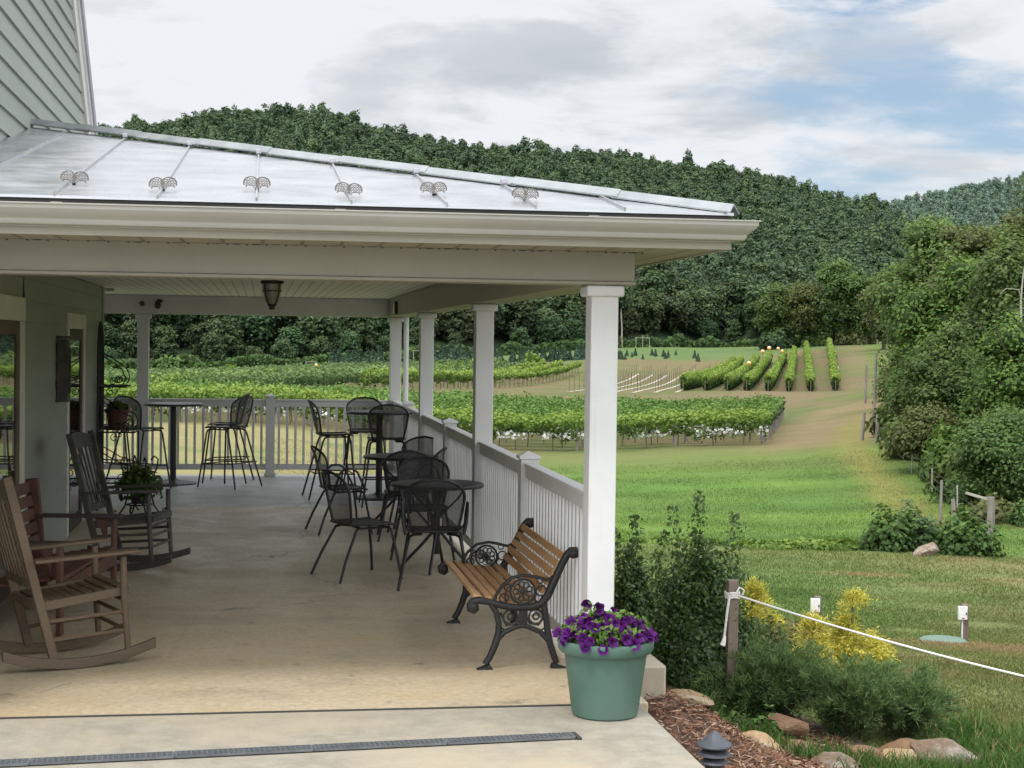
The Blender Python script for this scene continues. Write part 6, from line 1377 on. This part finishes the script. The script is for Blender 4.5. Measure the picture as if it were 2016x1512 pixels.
def keep_out(x, y, extra=.0):
    lim = np.interp(y, [5.6,7.6,8.6,9.6,10.8,11], [2.6,3.05,3.5,3.75,3.5,2.3]); return (x > lim+extra) & (x > 2.5)
x, y = wedge(360000, 7.2, 31, .14, .80, .8); m = keep_out(x, y); x, y = x[m], y[m]
blades('lawn_grass', x, y, .030+.0006*y, .0022+.00024*y, 1.2, .30, rng, M['grass'], 'short dry mown grass on the near slope', 1.12)
x, y = wedge(190000, 29, 78, .0, .66, 1.0); blades('lawn_grass', x, y, .060, .010, .9, .24, rng, M['grass'], 'lush green mown grass on the open lawn', 1.1)
# longer tufts by the rocks and around the posts
xs_, ys_, cs = [], [], []
for (cx, cy, r, n) in [(3.0,9.15,.16,240),(3.12,8.85,.14,160),(3.45,8.72,.2,300),(3.7,8.55,.24,520),(4.0,8.5,.3,700),(4.35,8.75,.35,800),(4.5,9.3,.35,600),(3.35,8.95,.12,140),(2.78,9.5,.12,110),(4.9,8.3,.6,1100),(4.3,8.0,.5,900),(2.72,9.9,.1,60),(4.7,9.9,.4,500),(3.5,8.2,.3,500)]:
    xs_.append(cx+rng.normal(0, r*.5, n)); ys_.append(cy+rng.normal(0, r*.5, n))
x = np.concatenate(xs_); y = np.concatenate(ys_); cols = np.array([(.055,.12,.022)])*np.ones((len(x), 1))*(1+.35*(rng.random((len(x), 1))-.5)); dry = rng.random(len(x)) < .12; cols[dry] = (.22,.18,.08)
blades('tall_grass', x, y, .15, .0042, 1.1, .3, rng, M['grass'], 'long green grass tufts growing among the edging rocks', 1.0, cols)
# low weeds with leaves
for i, (x, y, w, h) in enumerate([(2.86,9.42,.34,.10),(2.36,7.75,.14,.05),(3.05,9.32,.25,.2)]):
    bush('weed', x, y, w, h, 'leaf_weed', ['small leafy weed on the mulch beside the flat tan stone', 'tiny seedling in the mulch beside the path light', 'leafy weed growing behind the long yellowish rock'][i], 'weed', 220, .03, 130+i)

# ------------------------------------------------------------------ sky and light
W_ = bpy.data.worlds.new('World'); S.world = W_; W_.use_nodes = True; nt = W_.node_tree; nt.nodes.clear()
out = nt.nodes.new('ShaderNodeOutputWorld'); bg = nt.nodes.new('ShaderNodeBackground'); nt.links.new(bg.outputs[0], out.inputs[0])
SUN = Vector((-.34, -.42, .84)).normalized()
sky = nt.nodes.new('ShaderNodeTexSky'); sky.sky_type = 'NISHITA'; sky.sun_disc = False; sky.sun_elevation = math.asin(SUN.z); sky.sun_rotation = math.atan2(SUN.x, SUN.y); sky.air_density = 1.0; sky.dust_density = .6
SKY_STR = .10
tc = nt.nodes.new('ShaderNodeTexCoord'); sp = nt.nodes.new('ShaderNodeSeparateXYZ'); nt.links.new(tc.outputs['Generated'], sp.inputs[0])
def mth(op, a, b=None, c=None):
    n = nt.nodes.new('ShaderNodeMath'); n.operation = op
    for i, v in enumerate((a, b, c)):
        if v is None: continue
        if hasattr(v, 'is_linked'): nt.links.new(v, n.inputs[i])
        else: n.inputs[i].default_value = v
    return n.outputs[0]
def smooth(v, a, b):
    n = nt.nodes.new('ShaderNodeMapRange'); n.interpolation_type = 'SMOOTHSTEP'; n.inputs[1].default_value = a; n.inputs[2].default_value = b; nt.links.new(v, n.inputs[0]); return n.outputs[0]
den = mth('ADD', mth('MAXIMUM', sp.outputs[2], 0.0), .16)
cx = nt.nodes.new('ShaderNodeCombineXYZ'); nt.links.new(mth('DIVIDE', sp.outputs[0], den), cx.inputs[0]); nt.links.new(mth('DIVIDE', sp.outputs[1], den), cx.inputs[1])
def cn(scale, detail, rough, off, st=(1, 1, 1)):
    mp = nt.nodes.new('ShaderNodeMapping'); mp.inputs['Location'].default_value = off; mp.inputs['Scale'].default_value = st; nt.links.new(cx.outputs[0], mp.inputs['Vector'])
    n = nt.nodes.new('ShaderNodeTexNoise'); n.inputs['Scale'].default_value = scale; n.inputs['Detail'].default_value = detail; n.inputs['Roughness'].default_value = rough; n.inputs['Distortion'].default_value = .25; nt.links.new(mp.outputs[0], n.inputs['Vector']); return n.outputs['Fac']
n1 = cn(1.55, 9, .56, (3.1, 1.7, 0), (1.0, 1.0, 1)); n2 = cn(.95, 6, .55, (7.7, 2.4, 0)); n3 = cn(3.2, 8, .6, (1.2, 9.1, 0), (.8, 1.3, 1))
def lobe(d, a, b):
    v = nt.nodes.new('ShaderNodeVectorMath'); v.operation = 'DOT_PRODUCT'; v.inputs[1].default_value = Vector(d).normalized(); nt.links.new(tc.outputs['Generated'], v.inputs[0]); return smooth(v.outputs['Value'], a, b)
blue = mth('MAXIMUM', lobe((.435,.89,.118), .984, .9994), lobe((.372,.92,.142), .990, .9995))
cov = smooth(mth('SUBTRACT', mth('ADD', n1, mth('MULTIPLY', n3, .25)), mth('MULTIPLY', blue, .175)), .36, .56)
low = smooth(sp.outputs[2], .10, .045)                       # clouds thicken toward the horizon
high = mth('MULTIPLY', smooth(sp.outputs[2], .152, .185), smooth(n3, .30, .52)); cov = mth('MINIMUM', mth('ADD', mth('ADD', cov, mth('MULTIPLY', low, .62)), mth('MULTIPLY', high, .62)), 1.0)
n4 = cn(2.1, 10, .58, (4.4, 6.3, 0)); grey = mth('MULTIPLY', smooth(n4, .44, .62), .62); grey = mth('ADD', grey, mth('MULTIPLY', mth('MULTIPLY', lobe((.235,.95,.150), .986, .9992), smooth(n4, .38, .66)), .22)); grey = mth('SUBTRACT', grey, mth('MULTIPLY', lobe((-.10,.98,.13), .985, .999), .35))
grey = mth('ADD', grey, mth('MULTIPLY', mth('SUBTRACT', n3, .5), .75)); gc = nt.nodes.new('ShaderNodeClamp'); nt.links.new(grey, gc.inputs[0])
cloud = mixc(nt, gc.outputs[0], (.835,.86,.90), (.53,.57,.615))
sm = nt.nodes.new('ShaderNodeVectorMath'); sm.operation = 'SCALE'; sm.inputs['Scale'].default_value = SKY_STR; nt.links.new(sky.outputs[0], sm.inputs[0])
skyc = mixc(nt, .35, sm.outputs[0], (.46,.63,.86))
gain = mth('ADD', mth('ADD', 1.03, mth('MULTIPLY', smooth(sp.outputs[2], .22, .80), 1.25)), mth('MULTIPLY', smooth(sp.outputs[1], .35, -.45), 1.55))  # unseen sky overhead and behind the camera brightened to light the porch
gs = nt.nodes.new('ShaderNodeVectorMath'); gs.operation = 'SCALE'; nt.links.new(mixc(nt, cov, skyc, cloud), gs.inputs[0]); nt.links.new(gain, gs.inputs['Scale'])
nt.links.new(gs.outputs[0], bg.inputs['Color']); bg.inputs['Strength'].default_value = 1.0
sl = bpy.data.lights.new('sun', 'SUN'); sl.energy = 2.3; sl.angle = R(10); sl.color = (1, .965, .92); so = bpy.data.objects.new('sun', sl); COL.objects.link(so)
so.rotation_euler = SUN.to_track_quat('Z', 'Y').to_euler(); so.location = (0, 0, 40)
S.view_settings.view_transform = 'Standard'; S.view_settings.look = 'None'; S.view_settings.exposure = 0; S.view_settings.gamma = 1
S.render.engine = 'CYCLES'; S.cycles.max_bounces = 7; S.cycles.diffuse_bounces = 5; S.cycles.glossy_bounces = 3; S.cycles.transmission_bounces = 2; S.cycles.transparent_max_bounces = 12; S.cycles.adaptive_threshold = .02; S.cycles.use_denoising = True; S.cycles.sample_clamp_indirect = 6
try: S.cycles.denoiser = 'OPENIMAGEDENOISE'
except Exception: pass
